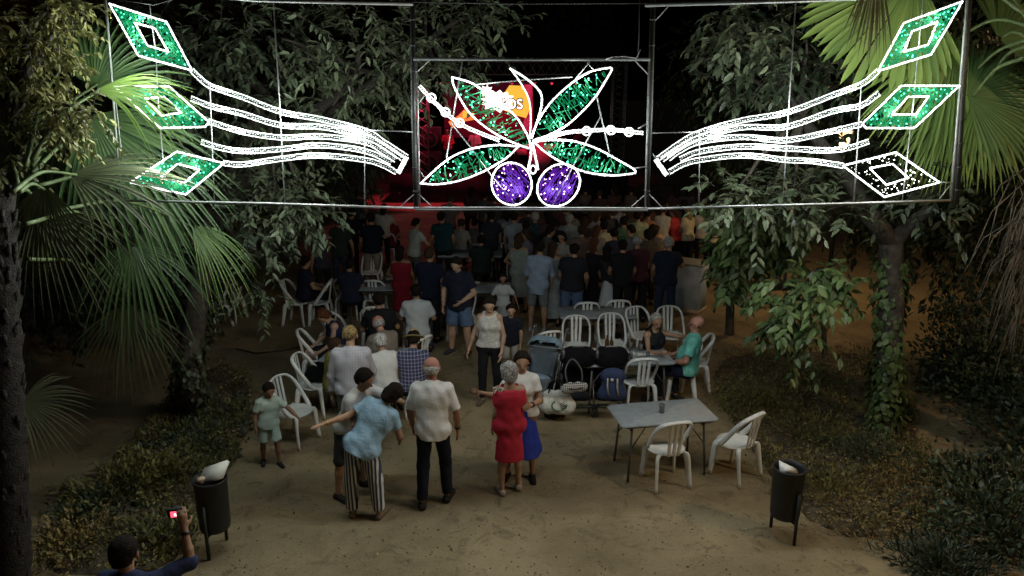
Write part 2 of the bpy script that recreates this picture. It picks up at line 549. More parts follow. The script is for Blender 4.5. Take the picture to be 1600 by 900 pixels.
R_D = [([(1504, 2), (1412, 36), (1372, 111), (1455, 85)], [(1465, 34), (1425, 49), (1412, 81), (1450, 70)], True),
       ([(1499, 134), (1408, 134), (1348, 193), (1353, 200), (1429, 200)], [(1451, 151), (1419, 151), (1393, 179), (1431, 179)], True),
       ([(1317, 259), (1400, 238), (1468, 285), (1382, 308)], [(1359, 263), (1395, 256), (1419, 278), (1385, 289)], False)]
for o_, i_, g_ in R_D: diamond(rp, o_, i_, g_, 42)
R_S = [[(1372, 111), (1347, 131), (1300, 149), (1228, 176), (1160, 188), (1093, 207), (1060, 225), (1028, 248)],
       [(1373, 146), (1345, 165), (1300, 174), (1228, 198), (1160, 199), (1093, 215), (1060, 232), (1034, 250)],
       [(1346, 194), (1300, 205), (1228, 219), (1160, 214), (1093, 222), (1060, 237), (1045, 248)],
       [(1357, 221), (1330, 230), (1297, 235), (1228, 232), (1160, 229), (1093, 237), (1062, 249)],
       [(1317, 259), (1270, 252), (1228, 250), (1160, 243), (1093, 250), (1065, 258), (1045, 269)]]
for s_ in R_S:
    mb = MB(); rope(mb, s_, double=.021, r=.0066); mb.build('finger_rope', [LED_WHITE, LED_DIM], rp); strip_light(s_, LW, rp, .62)
mb = MB(); rope(mb, [(1025, 250), (1042, 274)], smooth=False, double=.012, r=.0115); mb.build('wrist_rope', [LED_WHITE, LED_DIM], rp)

# centre panel: olive branch
def C(x, y): return (640 + x/3.4625, 80 + y/3.4625)
def CL(l): return [C(*p) for p in l]
cp = thing('light_panel', 'framed light panel in the middle with glowing olive leaves and two violet olives', 'light panel', (0, 0, 0), 0, 'panels of the illuminated arch')
bars(cp, 'frame', [CL([(40, 45), (55, 845)]), CL([(1295, 45), (1275, 845)]), CL([(30, 845), (1290, 848)])], .008, STEEL)
bars(cp, 'top_bar', [CL([(20, 43), (1300, 45)])], .020, DARK_STEEL, 4)
bars(cp, 'bottom_bar', [CL([(30, 858), (1290, 860)])], .016, DARK_STEEL, 4)
bars(cp, 'strut', [CL(s) for s in ([(285, 50), (245, 300), (200, 580)], [(225, 390), (330, 520), (440, 670), (580, 835)], [(360, 180), (620, 155), (880, 140)], [(975, 55), (930, 110), (880, 170)],
     [(1010, 230), (1035, 350), (1080, 545)], [(1035, 350), (950, 500), (770, 835)], [(105, 50), (35, 115)], [(1220, 50), (1290, 125)], [(50, 775), (118, 838)], [(1270, 780), (1200, 842)],
     [(40, 290), (78, 242)], [(1283, 392), (1235, 420)], [(1277, 625), (1215, 634)], [(50, 640), (78, 682)])], .0065, STEEL)
cb = MB()
cb.tube([A(*C(x, y)) for x, y in ((1060, 45), (1100, 30), (1160, 28), (1225, 38), (1250, -10))], .006, n=4)
cb.tube([A(*C(x, y)) for x, y in ((960, 60), (985, 90), (1000, 100), (1060, 85))], .006, n=4)
cb.build('loose_cable', STEEL, cp)
leafs = [('olive_leaf', [(230, 140), (350, 180), (500, 290), (580, 360), (640, 460), (655, 520)], [(655, 525), (600, 510), (470, 450), (330, 340), (245, 200), (230, 140)], 25),
         ('olive_leaf', [(1088, 88), (980, 110), (880, 170), (770, 270), (700, 370), (655, 470)], [(670, 482), (760, 450), (850, 400), (930, 330), (1010, 240), (1088, 112), (1088, 88)], 125),
         ('olive_leaf', [(60, 715), (200, 590), (330, 530), (470, 508), (590, 515)], [(590, 515), (520, 580), (400, 650), (270, 700), (150, 720), (60, 715)], 115),
         ('olive_leaf', [(670, 490), (780, 480), (900, 490), (1020, 530), (1130, 590), (1215, 640), (1220, 660)], [(1220, 660), (1100, 672), (960, 655), (840, 610), (740, 550), (670, 490)], 65)]
for nm, up_, lo_, an_ in leafs:
    d = MB(); rope(d, CL(up_)); rope(d, CL(lo_))
    o = d.build(nm, LED_WHITE, cp); strip_light(CL(up_), LW*.8, cp, .55); strip_light(CL(lo_), LW*.8, cp, .55)
    fill(o, 'green_light', CL(up_ + lo_), None, 36, 80, WIRE_GREEN, LED_GREEN, an_)
d = MB(); rope(d, CL([(545, 95), (620, 140), (690, 200), (715, 250), (705, 330), (660, 470)]), r=.011); rope(d, CL([(545, 95), (600, 170), (645, 260), (655, 350), (652, 470)]), r=.008)
d.build('petal', LED_WHITE, cp)
for cx, cy, rx, ry, tilt, an_ in ((552, 718, 108, 116, -20, -55), (806, 725, 126, 104, -45, 60)):
    pts = []
    for k in range(36):
        a = 2*math.pi*k/36
        x, y = rx*math.cos(a), ry*math.sin(a)
        t = math.radians(tilt)
        pts.append((cx + x*math.cos(t)-y*math.sin(t), cy + x*math.sin(t)+y*math.cos(t)))
    d = MB(); rope(d, CL(pts), closed=True, smooth=False)
    o = d.build('olive', LED_WHITE, cp); strip_light(CL(pts), LW*.8, cp, .45, False, (.92, .90, 1.0))
    fill(o, 'violet_light', CL(pts), None, 26, 110, WIRE_VIOLET, LED_VIOLET, an_)
d = MB()
for l in ([(660, 500), (655, 570), (640, 640)], [(665, 500), (680, 570), (695, 640)]): rope(d, CL(l), r=.012)
rope(d, CL([(668+16*math.cos(a), 640+22*math.sin(a)) for a in np.linspace(0, 6.28, 12)]), r=.009)
d.build('stem', LED_WHITE, cp)
for line, rings in (([(55, 190), (110, 250), (190, 330), (270, 390), (350, 430), (490, 485)], [(118, 252), (195, 330), (270, 388)]),
                    ([(1262, 443), (1190, 435), (1090, 425), (960, 430), (850, 440), (740, 470), (670, 490)], [(958, 432), (1088, 427), (1188, 437)])):
    d = MB(); rope(d, CL(line), double=.012, r=.0068)
    for x, y in rings: rope(d, CL([(x+22*math.cos(a), y+22*math.sin(a)) for a in np.linspace(0, 6.28, 10)]), r=.0095)
    d.build('twig', [LED_WHITE, LED_DIM], cp); strip_light(CL(line), LW*.8, cp, .5)

# cables the arch hangs from
mb = MB()
for l in ([(160, -10), (400, 0), (640, 3), (800, 6), (1020, 5), (1240, -2), (1520, -14)],):
    mb.tube([A(x, y, .06) for x, y in l], .007, n=5)
mb.tube([A(190, 0, .03), A(240, 8, .03), A(268, 0, .03), A(275, -30, .03)], .006, n=4)
mb.tube([A(1000, -30, .05), A(998, 60, .05), A(996, 92, .05)], .005, n=4)
tag(mb.build('support_cable', DARK_STEEL), 'thin dark cables strung along the top edge of the light panels', 'cable')
# ------------------------------------------------------------------ lamps of the place
def lamp_light(name, kind, loc, energy, color, size=.1, target=None, spot=60, parent=None, blend=.4):
    l = bpy.data.lights.new(name, kind)
    l.energy = energy; l.color = color
    if kind in ('POINT', 'SPOT'): l.shadow_soft_size = size
    if kind == 'SPOT': l.spot_size = math.radians(spot); l.spot_blend = blend
    o = bpy.data.objects.new(name, l)
    COL.objects.link(o)
    o.location = loc
    if target is not None:
        o.rotation_euler = (Vector(target)-Vector(loc)).to_track_quat('-Z', 'Y').to_euler()
    if parent is not None: o.parent = parent
    return o
LAMP_GLASS = emis('warm_lamp_glass', (1.0, .66, .32), 4.0)
def street_lamp(x, y, h, energy, label, head=.42):
    t = thing('street_lamp', label, 'street lamp', (x, y, 0))
    m = MB(); m.lathe([(.10, 0), (.10, .25), (.06, .32), (.045, .6), (.038, h-.1), (.06, h-.06), (.06, h)], 10); m.build('post', DARK_STEEL, t, smooth=True)
    m = MB(); m.lathe([(.0, h+.0), (.09, h), (.16, h+.32), (.0, h+.32)], 6); m.build('lantern_glass', LAMP_GLASS, t)
    m = MB(); m.lathe([(.20, h+.325), (.19, h+.35), (.07, h+.48), (.02, h+.56), (0, h+.6)], 6)
    for k in range(6):
        a = 2*math.pi*k/6
        m.tube([(.092*math.cos(a), .092*math.sin(a), h), (.165*math.cos(a), .165*math.sin(a), h+.33)], .008, n=4)
    m.build('lantern_cap', DARK_STEEL, t)
    lamp_light('lamp_bulb', 'POINT', (0, 0, h-.12), energy, (1.0, .66, .33), .12, parent=t)
    return t
street_lamp(8.0, 4.0, 6.0, 720, 'tall street lamp with a warm lantern beside the right side path')
street_lamp(6.9, 15.6, 3.3, 200, 'street lamp with a warm lantern beyond the trees on the right')
street_lamp(*P(272, 500)[:2], 2.6, 16, 'small lit lantern on a post behind the left palm fronds')

# ------------------------------------------------------------------ stage with screen, far behind the crowd
SY = 30.0
RED = emis('red_stage_light', (1.0, .05, .12), .5)
RED_STEEL = mat('truss_steel', (.30, .30, .30), .4, .1, 10, metal=.3)
BLACK = mat('black_stage_cloth', (.012, .012, .014), .9, .3, 3)
st = thing('stage', 'dark concert stage lit red behind the crowd', 'stage', (0, 0, 0))
sx0 = at(610, 260, SY).x; sx1 = at(980, 260, SY).x
m = MB(); m.box(((sx0+sx1)/2, SY+3, .55), (sx1-sx0, 7, 1.1)); m.build('deck', BLACK, st)
m = MB(); m.box(((sx0+sx1)/2, SY+6.6, 3.5), (sx1-sx0+1, .1, 7.0)); m.build('backdrop', BLACK, st)
def truss(mb, a, b, w=.3, n=10):
    a = Vector(a); b = Vector(b); t = (b-a).normalized()
    u = Vector((0, 1, 0)); v = t.cross(u).normalized()
    cs = [u*w/2+v*w/2, u*w/2-v*w/2, -u*w/2-v*w/2, -u*w/2+v*w/2]
    for c in cs: mb.tube([a+c, b+c], .03, n=5)
    for i in range(n):
        p = a.lerp(b, i/n); q = a.lerp(b, (i+1)/n)
        for k in range(4): mb.tube([p+cs[k], q+cs[(k+1) % 4]], .015, n=4)
zt = at(700, 106, SY).z
m = MB()
for px in (658, 850): pass
truss(m, (at(660, 200, SY).x, SY, 1.1), (at(660, 200, SY).x, SY, 8.4), .5, 22)
m.build('truss_tower', RED_STEEL, st)
m = MB(); truss(m, (at(965, 200, SY).x, SY, 1.1), (at(965, 200, SY).x, SY, zt+.2), .5, 16); m.build('truss_tower', RED_STEEL, st)
m = MB(); truss(m, (at(655, 106, SY).x, SY, zt), (at(970, 106, SY).x, SY, zt), .5, 24); m.build('roof_truss', RED_STEEL, st)
for px in (690, 740, 800, 835, 862, 900):
    m = MB(); c_ = at(px, 116, SY); m.lathe([(.0, -.1), (.11, -.1), (.13, .12), (.07, .2), (0, .2)], 10, (c_.x, SY-.1, zt-.45)); f_ = m.build('spotlight', BLACK, st)
    m = MB(); m.beads([(c_.x, SY-.15, zt-.58)], .07); m.build('lens', RED, f_)
# drum kit, amplifiers, microphone stands on the stage
dk = thing('drum_kit', 'drum kit with a pink lit bass drum on the stage', 'drum kit', (at(847, 215, SY).x, SY+2.2, 1.1))
PINK = mat('pink_drum_skin', (.75, .25, .38), .5, .1, 5)
m = MB(); m.lathe([(0, -.22), (.50, -.22), (.50, .22), (0, .22)], 18)
o_ = m.build('bass_drum', PINK, dk); o_.rotation_euler = (math.radians(90), 0, 0); o_.location = (0, 0, .5)
for dx, dz, r_ in ((-.5, .75, .22), (.5, .75, .22), (-.75, .55, .26), (.1, .95, .2)):
    m = MB(); m.lathe([(0, 0), (r_, 0), (r_, .25), (0, .25)], 14, (dx, .2, dz)); m.build('drum', PINK, dk)
for dx, dz in ((-.9, 1.25), (.85, 1.3)):
    m = MB(); m.lathe([(0, .03), (.28, 0), (.29, -.01), (0, .01)], 14, (dx, 0, dz)); m.tube([(dx, 0, 0), (dx, 0, dz)], .015, n=5); m.build('cymbal', mat('brass', (.5, .38, .12), .3, .1, 8, metal=.9), dk)
for px, lab in ((672, 'black loudspeaker stack at the left end of the stage'), (930, 'black loudspeaker stack at the right end of the stage')):
    t = thing('loudspeaker', lab, 'loudspeaker', (at(px, 240, SY).x, SY+.5, 1.1))
    for k in range(2):
        m = MB(); m.rbox((0, 0, .45+.92*k), (.8, .7, .9), .03); b_ = m.build('cabinet', BLACK, t)
        m = MB(); m.lathe([(.06, 0), (.2, -.05), (.28, .02), (.31, .0)], 16)
        c_ = m.build('cone', mat('speaker_cone', (.05, .05, .05), .6), b_); c_.rotation_euler = (math.radians(90), 0, 0); c_.location = (0, -.36, .42+.92*k)
# screen
z0 = at(700, 215, SY+4).z; z1 = at(700, 128, SY+4).z
x0 = at(694, 170, SY+4).x; x1 = at(833, 170, SY+4).x
sc = thing('video_screen', 'bright video screen with white letters on yellow behind the olive leaves', 'screen', ((x0+x1)/2, SY+4, (z0+z1)/2))
W_, H_ = x1-x0, z1-z0
m = MB(); m.box((0, .08, 0), (W_+.12, .12, H_+.12)); m.build('casing', BLACK, sc)
E_MAG = emis('screen_magenta', (.60, .03, .10), .05); E_YEL = emis('screen_yellow', (1.0, .55, .06), .95); E_WHT = emis('screen_white', (1.0, .92, .80), 3.0); E_ORG = emis('screen_orange', (1.0, .22, .05), 1.1)
m = MB(); m.box((0, 0, 0), (W_, .04, H_)); m.build('picture', E_MAG, sc)
def U(px, py): return ((px-763.5)/139*W_, -(py-171.5)/87*H_)
def plate(name, pts, em, dy):
    m = MB(); V = [(*U(*p), 0) for p in pts]; V = [(v[0], dy, v[1]) for v in V]
    n = len(V); m.add(V + [(sum(v[0] for v in V)/n, dy, sum(v[2] if len(v) > 2 else 0 for v in V)/n)], tris=[(i, (i+1) % n, n) for i in range(n)])
    return m.build(name, em, sc)
plate('magenta_area', [(812, 132), (832, 132), (832, 205), (815, 205), (826, 170)], emis('screen_pink', (.95, .08, .22), .8), -.02)
plate('yellow_area', [(796, 133), (818, 134), (826, 150), (829, 168), (822, 184), (800, 178), (785, 170), (788, 145)], E_YEL, -.025)
plate('orange_area', [(716, 180), (728, 168), (738, 176), (745, 186), (722, 190), (706, 200), (700, 190)], E_ORG, -.025)
plate('yellow_corner', [(722, 186), (724, 172), (737, 178)], E_YEL, -.03)
plate('white_glow', [(778+26*math.cos(a)*(.82 if k % 2 else 1.05), 158+17*math.sin(a)*(.8 if k % 2 else 1.05)) for k, a in enumerate(np.linspace(0, 6.283, 27)[:-1])], E_WHT, -.035)
plate('white_glow', [(760+10*math.cos(a)*(.7 if k % 2 else 1.2), 142+8*math.sin(a)*(.7 if k % 2 else 1.2)) for k, a in enumerate(np.linspace(0, 6.283, 19)[:-1])], E_WHT, -.034)
def letters(txt, px, py, size, em, dy, bold=0.0):
    cu = bpy.data.curves.new('letters', 'FONT'); cu.body = txt; cu.size = size; cu.extrude = .01; cu.offset = bold
    cu.align_x = 'CENTER'; cu.align_y = 'CENTER'
    cu.materials.append(em)
    tmp = bpy.data.objects.new('tmp_letters', cu); COL.objects.link(tmp)
    dg = bpy.context.evaluated_depsgraph_get(); me = bpy.data.meshes.new_from_object(tmp.evaluated_get(dg))
    bpy.data.objects.remove(tmp)
    o = link(bpy.data.objects.new('letters', me), sc)
    u = U(px, py); o.location = (u[0], dy, u[1]); o.rotation_euler = (math.radians(90), 0, 0)
letters("'OS", 801, 163, .62, mat('letter_grey', (.10, .10, .10), .5), -.045, .045)
letters("'OS", 801, 163, .62, E_WHT, -.075, .0)
# red stage lights
for px, e in ((690, 190), (770, 230), (862, 220)):
    c_ = at(px, 116, SY)
    lamp_light('red_spot', 'SPOT', (c_.x, SY-.2, zt-.6), e, (1.0, .04, .12), .15, (c_.x+random.uniform(-1, 1), SY+3.5, 1.2), 75)
lamp_light('red_spot', 'SPOT', (at(658, 116, SY).x, SY-.6, zt-.5), 650, (1.0, .05, .12), .15, (at(660, 200, SY).x+.2, SY-.05, 1.0), 70)
lamp_light('pink_spot', 'SPOT', (at(660, 116, SY).x, SY-.7, 8.2), 420, (1.0, .20, .32), .2, (*P(680, 358)[:2], 0), 46)

# ------------------------------------------------------------------ people: one continuous surface per body
def surface_nets(F, org, h):
    ins = F < 0
    nx, ny, nz = F.shape
    c = np.zeros((nx-1, ny-1, nz-1), np.int8)
    for a in (0, 1):
        for b in (0, 1):
            for d in (0, 1):
                c += ins[a:nx-1+a, b:ny-1+b, d:nz-1+d]
    act = (c > 0) & (c < 8)
    I = np.argwhere(act)
    if len(I) == 0: return np.zeros((0, 3)), np.zeros((0, 4), int)
    ids = -np.ones(c.shape, np.int64); ids[act] = np.arange(len(I))
    acc = np.zeros((len(I), 3)); cnt = np.zeros(len(I))
    cor = [(a, b, d) for a in (0, 1) for b in (0, 1) for d in (0, 1)]
    val = {k: F[I[:, 0]+k[0], I[:, 1]+k[1], I[:, 2]+k[2]] for k in cor}
    for k in cor:
        for ax in range(3):
            if k[ax] == 0:
                k2 = list(k); k2[ax] = 1; k2 = tuple(k2)
                f0, f1 = val[k], val[k2]
                m = (f0 < 0) != (f1 < 0)
                t = np.where(m, f0/(f0-f1+1e-12), 0)
                p = np.zeros((len(I), 3)); p[:] = k; p[:, ax] += t
                acc[m] += p[m]; cnt[m] += 1
    V = (I + acc/np.maximum(cnt, 1)[:, None])*h + org
    quads = []
    for ax in range(3):
        o1, o2 = [(1, 2), (2, 0), (0, 1)][ax]
        sl0 = [slice(None)]*3; sl1 = [slice(None)]*3
        sl0[ax] = slice(0, -1); sl1[ax] = slice(1, None)
        a = ins[tuple(sl0)]; b = ins[tuple(sl1)]
        E = np.argwhere(a != b)
        ok = (E[:, o1] > 0) & (E[:, o2] > 0) & (E[:, o1] < F.shape[o1]-1) & (E[:, o2] < F.shape[o2]-1)
        E = E[ok]
        if len(E) == 0: continue
        flip = a[tuple(E.T)]
        def cid(d1, d2):
            q = E.copy(); q[:, o1] -= d1; q[:, o2] -= d2
            return ids[tuple(q.T)]
        q = np.stack([cid(1, 1), cid(0, 1), cid(0, 0), cid(1, 0)], 1)
        q[~flip] = q[~flip][:, ::-1]
        quads.append(q)
    return V, np.concatenate(quads)

class Sdf:
    def __init__(s): s.p = []
    def cone(s, a, b, ra, rb, k=.02, flat=None, clip=None, sub=False):
        """round cone a->b; flat=(axis vector, factor) squashes it; clip=[(point, normal)] keeps the side the normal points away from"""
        s.p.append((np.array(a, float), np.array(b, float), ra, rb, k, flat, clip, sub)); return s
    def mesh(s, h, wob=0.0, wscale=9.0, cuts=()):
        lo = np.min([np.minimum(p[0]-p[2], p[1]-p[3]) for p in s.p if not p[7]], 0) - 3*h - wob
        hi = np.max([np.maximum(p[0]+p[2], p[1]+p[3]) for p in s.p if not p[7]], 0) + 3*h + wob
        n = np.ceil((hi-lo)/h).astype(int)+1
        F = np.full(n, .2, np.float32)
        ax = [lo[i]+h*np.arange(n[i]) for i in range(3)]
        for a, b, ra, rb, k, flat, clip, sub in s.p:
            mg = k + 2*h + wob
            l = np.minimum(a-ra, b-rb)-mg; u = np.maximum(a+ra, b+rb)+mg
            i0 = np.clip(np.floor((l-lo)/h).astype(int), 0, n-1); i1 = np.clip(np.ceil((u-lo)/h).astype(int)+1, 1, n)
            if np.any(i1 <= i0): continue
            X, Y, Z = np.meshgrid(ax[0][i0[0]:i1[0]], ax[1][i0[1]:i1[1]], ax[2][i0[2]:i1[2]], indexing='ij')
            Pp = np.stack([X, Y, Z], -1)
            pa = Pp - a; ba = b - a
            sc_ = 1.0
            if flat is not None:
                f = np.array(flat[0], float); f /= np.linalg.norm(f); sc_ = flat[1]
                pa = pa + (pa @ f)[..., None]*f*(1/sc_-1)
                ba = ba + (ba @ f)*f*(1/sc_-1)
            bb = max(float(ba @ ba), 1e-9)
            t = np.clip((pa @ ba)/bb, 0, 1)
            d = np.linalg.norm(pa - t[..., None]*ba, axis=-1) - (ra + (rb-ra)*t)
            if flat is not None: d = d*(sc_ if sc_ < 1 else 1)
            if clip:
                for pt, nn in clip:
                    nn = np.array(nn, float); nn /= np.linalg.norm(nn)
                    d = np.maximum(d, (Pp-np.array(pt)) @ nn)
            sl = tuple(slice(i0[i], i1[i]) for i in range(3))
            G = F[sl]
            if sub:
                F[sl] = np.maximum(G, -d)
            elif k > 0:
                hh = np.clip(.5+.5*(d-G)/k, 0, 1)
                F[sl] = d*(1-hh) + G*hh - k*hh*(1-hh)
            else: F[sl] = np.minimum(G, d)
        if wob or cuts:
            X, Y, Z = np.meshgrid(*ax, indexing='ij')
            if wob:
                F += (wob*(.55*np.sin(X*wscale*2.1+Z*wscale*1.3+1)*np.sin(Y*wscale*1.7-Z*wscale*2.2)+.75*np.sin(X*wscale*5.2+Z*wscale*1.6+2*np.sin(Z*wscale*.9+X*4))*np.sin(Y*wscale*4.3+Z*wscale*.8+1)+.45*np.sin(Z*wscale*4.4+X*wscale*2.3+Y*wscale*1.9)*np.sin(X*wscale*1.7-Y*wscale*2.1))).astype(np.float32)
            for pt, nn in cuts:
                nn = np.array(nn, float); nn /= np.linalg.norm(nn)
                F = np.maximum(F, ((X-pt[0])*nn[0]+(Y-pt[1])*nn[1]+(Z-pt[2])*nn[2]).astype(np.float32))
        return surface_nets(F, lo, h)

SKINS = {'light': (.46, .29, .20), 'tan': (.36, .21, .13), 'brown': (.27, .15, .09), 'red': (.45, .22, .16)}
HAIRS = {'dark': (.018, .013, .010), 'brown': (.06, .035, .020), 'grey': (.42, .41, .39), 'white': (.62, .61, .58), 'blond': (.36, .25, .11), 'auburn': (.13, .05, .025)}
SHOE = mat('shoe_leather', (.03, .025, .022), .5, .2, 20)
def rot_about(v, ang_x, ang_y, ang_z=0.0):
    return Euler((ang_x, ang_y, ang_z)).to_matrix() @ v

def person(label, x, y, rz, h=1.70, build=1.0, skin='light', hair=('short', 'dark'), top=None, bottom=None, dress=None, pose=None, shoes=(.03, .025, .022), res=.018, group=None, z=0.0, female=False, extras=None, belly=0.0):
    pose = pose or {}
    s = h/1.75
    bw = 1 + (build-1)*.85 - .07
    root = thing('person', label, 'person', (x, y, z), rz, group)
    lean = pose.get('lean', (0, 0)); twist = pose.get('twist', 0)
    Rb = Euler((math.radians(-lean[0]), math.radians(lean[1]), math.radians(twist))).to_matrix()
    sit = pose.get('sit', None)
    hipz = .93*s
    # legs
    tl, sl = .42*s, .42*s
    legs = {}
    def nv(v): return Vector(v).normalized()
    dl = pose.get('legL', ((-.06, .03, -1), (-.02, -.04, -1))); dr = pose.get('legR', ((.06, .03, -1), (.02, -.04, -1)))
    if sit is not None:
        dl = pose.get('legL', ((-.14, 1, -.04), (-.04, .06, -1))); dr = pose.get('legR', ((.14, 1, -.04), (.04, .06, -1)))
    low = 0
    for sd, d in ((-1, dl), (1, dr)):
        hp = Vector((sd*.092*s*(1+.3*(bw-1)), 0, 0))
        kn = hp + nv(d[0])*tl; an = kn + nv(d[1])*sl
        legs[sd] = [hp, kn, an]
        low = min(low, an.z)
    base = Vector((0, 0, (-low + .075*s))) if sit is None else Vector((0, 0, max(sit + .085*s, 0)))
    for sd in legs: legs[sd] = [p + base for p in legs[sd]]
    hip = base.copy()
    def T(px, py, pz): return hip + Rb @ Vector((px*s, py*s, pz*s))
    fwd = Rb @ Vector((0, 1, 0)); upv = Rb @ Vector((0, 0, 1)); rt = Rb @ Vector((1, 0, 0))
    shw = (.148 if female else .170)*(1+.35*(bw-1))
    arms = {}
    ad = {-1: pose.get('armL', ((-.16, .02, -1), (-.04, .22, -1))), 1: pose.get('armR', ((.16, .02, -1), (.04, .22, -1)))}
    for sd in (-1, 1):
        sh = T(sd*shw, 0, .472)
        el = sh + nv(ad[sd][0])*.285*s; wr = el + nv(ad[sd][1])*.25*s
        arms[sd] = [sh, el, wr]
    hp_, hy_ = pose.get('head', (0, 0)); hr_ = pose.get('roll', 0)
    Rh = Rb @ Euler((math.radians(-hp_), math.radians(hr_), math.radians(hy_))).to_matrix()
    nb = T(0, -.012, .55)
    def H(px, py, pz): return nb + Rh @ Vector((px*s, py*s, pz*s))
    hs = 1.0 if h > 1.4 else 1.0 + (1.4-h)*.62      # children have larger heads
    def Hh(px, py, pz): return nb + Rh @ Vector((px*s*hs, py*s*hs, .06*s + (pz-.06)*s*hs))
    hf = Rh @ Vector((0, 1, 0)); hu = Rh @ Vector((0, 0, 1))
    # torso list used for body and clothes: (a, b, ra, rb, flat)
    fl = (fwd, .80)
    hw = .085 + (.012 if female else 0)
    torso = [(T(-hw, 0, .01), T(hw, 0, .01), .118*s*bw, .118*s*bw, (fwd, .92)),
             (T(-.055, .0, .18), T(.055, .0, .18), (.112 if female else .122)*s*bw, (.112 if female else .122)*s*bw, fl),
             (T(-.085, -.005, .34), T(.085, -.005, .34), .120*s*bw, .120*s*bw, fl),
             (T(-.105*(shw/.17), -.01, .425), T(.105*(shw/.17), -.01, .425), .088*s*bw, .088*s*bw, (fwd, .95)),
             (T(0, -.02, .515), T(-shw*.95, -.008, .475), .052*s, .050*s*bw, None), (T(0, -.02, .515), T(shw*.95, -.008, .475), .052*s, .050*s*bw, None),
             (T(0, 0, .05), T(0, -.005, .40), .125*s*bw, .125*s*bw, (fwd, .85))]
    if belly: torso.append((T(0, .05, .12), T(0, .045, .22), belly*s, belly*s, None))
    if female: torso += [(T(-.06, .075, .345), T(-.06, .06, .36), .058*s*bw, .055*s, None), (T(.06, .075, .345), T(.06, .06, .36), .058*s*bw, .055*s, None)]
    B = Sdf()
    for a, b, ra, rb, f in torso: B.cone(a, b, ra*.97, rb*.97, .04*s, f)
    B.cone(T(0, -.015, .47), H(0, .005, .07), .058*s, .052*s, .025*s)
    # head: skull, face, jaw, nose, ears
    R_ = s*hs
    B.cone(Hh(0, -.018, .185), Hh(0, .012, .175), .086*R_, .080*R_, .02*R_)
    B.cone(Hh(0, .030, .135), Hh(0, .045, .082), .064*R_, .040*R_, .03*R_)
    B.cone(Hh(0, .090, .150), Hh(0, .108, .118), .010*R_, .014*R_, .014*R_)
    B.cone(Hh(-.028, .080, .082), Hh(.028, .080, .082), .010*R_, .010*R_, .012*R_)
    for sd in (-1, 1):
        B.cone(Hh(sd*.084, -.005, .160), Hh(sd*.088, .0, .118), .017*R_, .011*R_, .008*R_)
        B.cone(Hh(sd*.050, .060, .166), Hh(sd*.018, .082, .166), .010*R_, .010*R_, .012*R_)
    for sd in (-1, 1):
        sh, el, wr = arms[sd]
        B.cone(T(sd*shw*.75, -.005, .46), sh, .058*s*bw, .055*s*bw, .03*s)
        am = bw*(.88 if female else 1)
        B.cone(sh, el, .053*s*am, .041*s*am, .02*s)
        B.cone(el, el.lerp(wr, .35), .041*s*am, .041*s*am, .015*s)
        B.cone(el.lerp(wr, .35), wr, .040*s*am, .026*s*am, .015*s)
        # hand: palm, four fingers of unequal length with a bend, thumb at the side of the palm
        fd = (wr-el).normalized()
        pn = pose.get('palmL' if sd < 0 else 'palmR', None)
        pn = Vector(pn) if pn is not None else Vector((-sd, 0, 0))
        pn = pn - pn.dot(fd)*fd
        if pn.length < .1: pn = fd.orthogonal()
        pn.normalize(); wd = fd.cross(pn).normalized()
        if wd.dot(Vector((0, 1, .3))) < 0: wd = -wd          # thumb side
        curl = pose.get('curl', .45)
        hs_ = s
        pc = wr + fd*.048*hs_
        B.cone(wr + fd*.005, pc + fd*.035*hs_, .026*hs_, .034*hs_, .012, (pn, .55))
        fine = res <= .0105
        for k in range(4):
            o_ = (1.5-k)*.0195*hs_
            L = (.072, .082, .076, .060)[k]*hs_
            p0 = pc + fd*.038*hs_ + wd*o_
            p1 = p0 + (fd + pn*curl*.35).normalized()*L*.5
            p2 = p1 + (fd + pn*curl*1.4).normalized()*L*.5
            r_ = (.0090 if fine else .0115)*hs_
            B.cone(p0, p1, r_*1.08, r_, .004); B.cone(p1, p2, r_, r_*.85, .003)
        t0 = wr + fd*.022*hs_ + wd*.022*hs_
        t1 = t0 + (fd*.55 + wd*.75 + pn*.3).normalized()*.042*hs_
        t2 = t1 + (fd*.95 + wd*.2 + pn*.3).normalized()*.032*hs_
        B.cone(t0, t1, .015*hs_, .011*hs_, .008); B.cone(t1, t2, .011*hs_, .0095*hs_, .003)
    feet = {}
    for sd in (-1, 1):
        hp, kn, an = legs[sd]
        lm = bw*(.95 if female else 1)
        B.cone(hp, kn, .088*s*lm, .056*s*lm, .03*s)
        B.cone(kn, kn.lerp(an, .35), .055*s*lm, .056*s*lm, .02*s)
        B.cone(kn.lerp(an, .35), an, .055*s*lm, .034*s*lm, .02*s)
        yaw = pose.get('footL' if sd < 0 else 'footR', sd*-12)
        f_ = Euler((0, 0, math.radians(yaw))).to_matrix() @ Vector((0, 1, 0))
        pit = pose.get('heelL' if sd < 0 else 'heelR', 0)
        toe = an + f_*.155*s*math.cos(math.radians(pit)) + Vector((0, 0, -.045*s - .15*s*math.sin(math.radians(pit))))
        heel = an - f_*.03*s*math.cos(math.radians(pit)) + Vector((0, 0, -.040*s))
        feet[sd] = (heel, toe, f_)
        B.cone(heel, toe, .032*s, .026*s, .02*s)
    V, Qd = B.mesh(res)
    skm = mat('skin_'+skin, SKINS[skin], .55, .12, 9, spec=.3)
    lip = mat('lips', (.30, .10, .08), .5); eye = mat('eye_dark', (.012, .010, .010), .2); brow = mat('eyebrow_dark', (.03, .02, .015), .8)
    cen = V[Qd].mean(1)
    mi = np.zeros(len(Qd), int)
    rr = max(.0095*R_, res*.66)
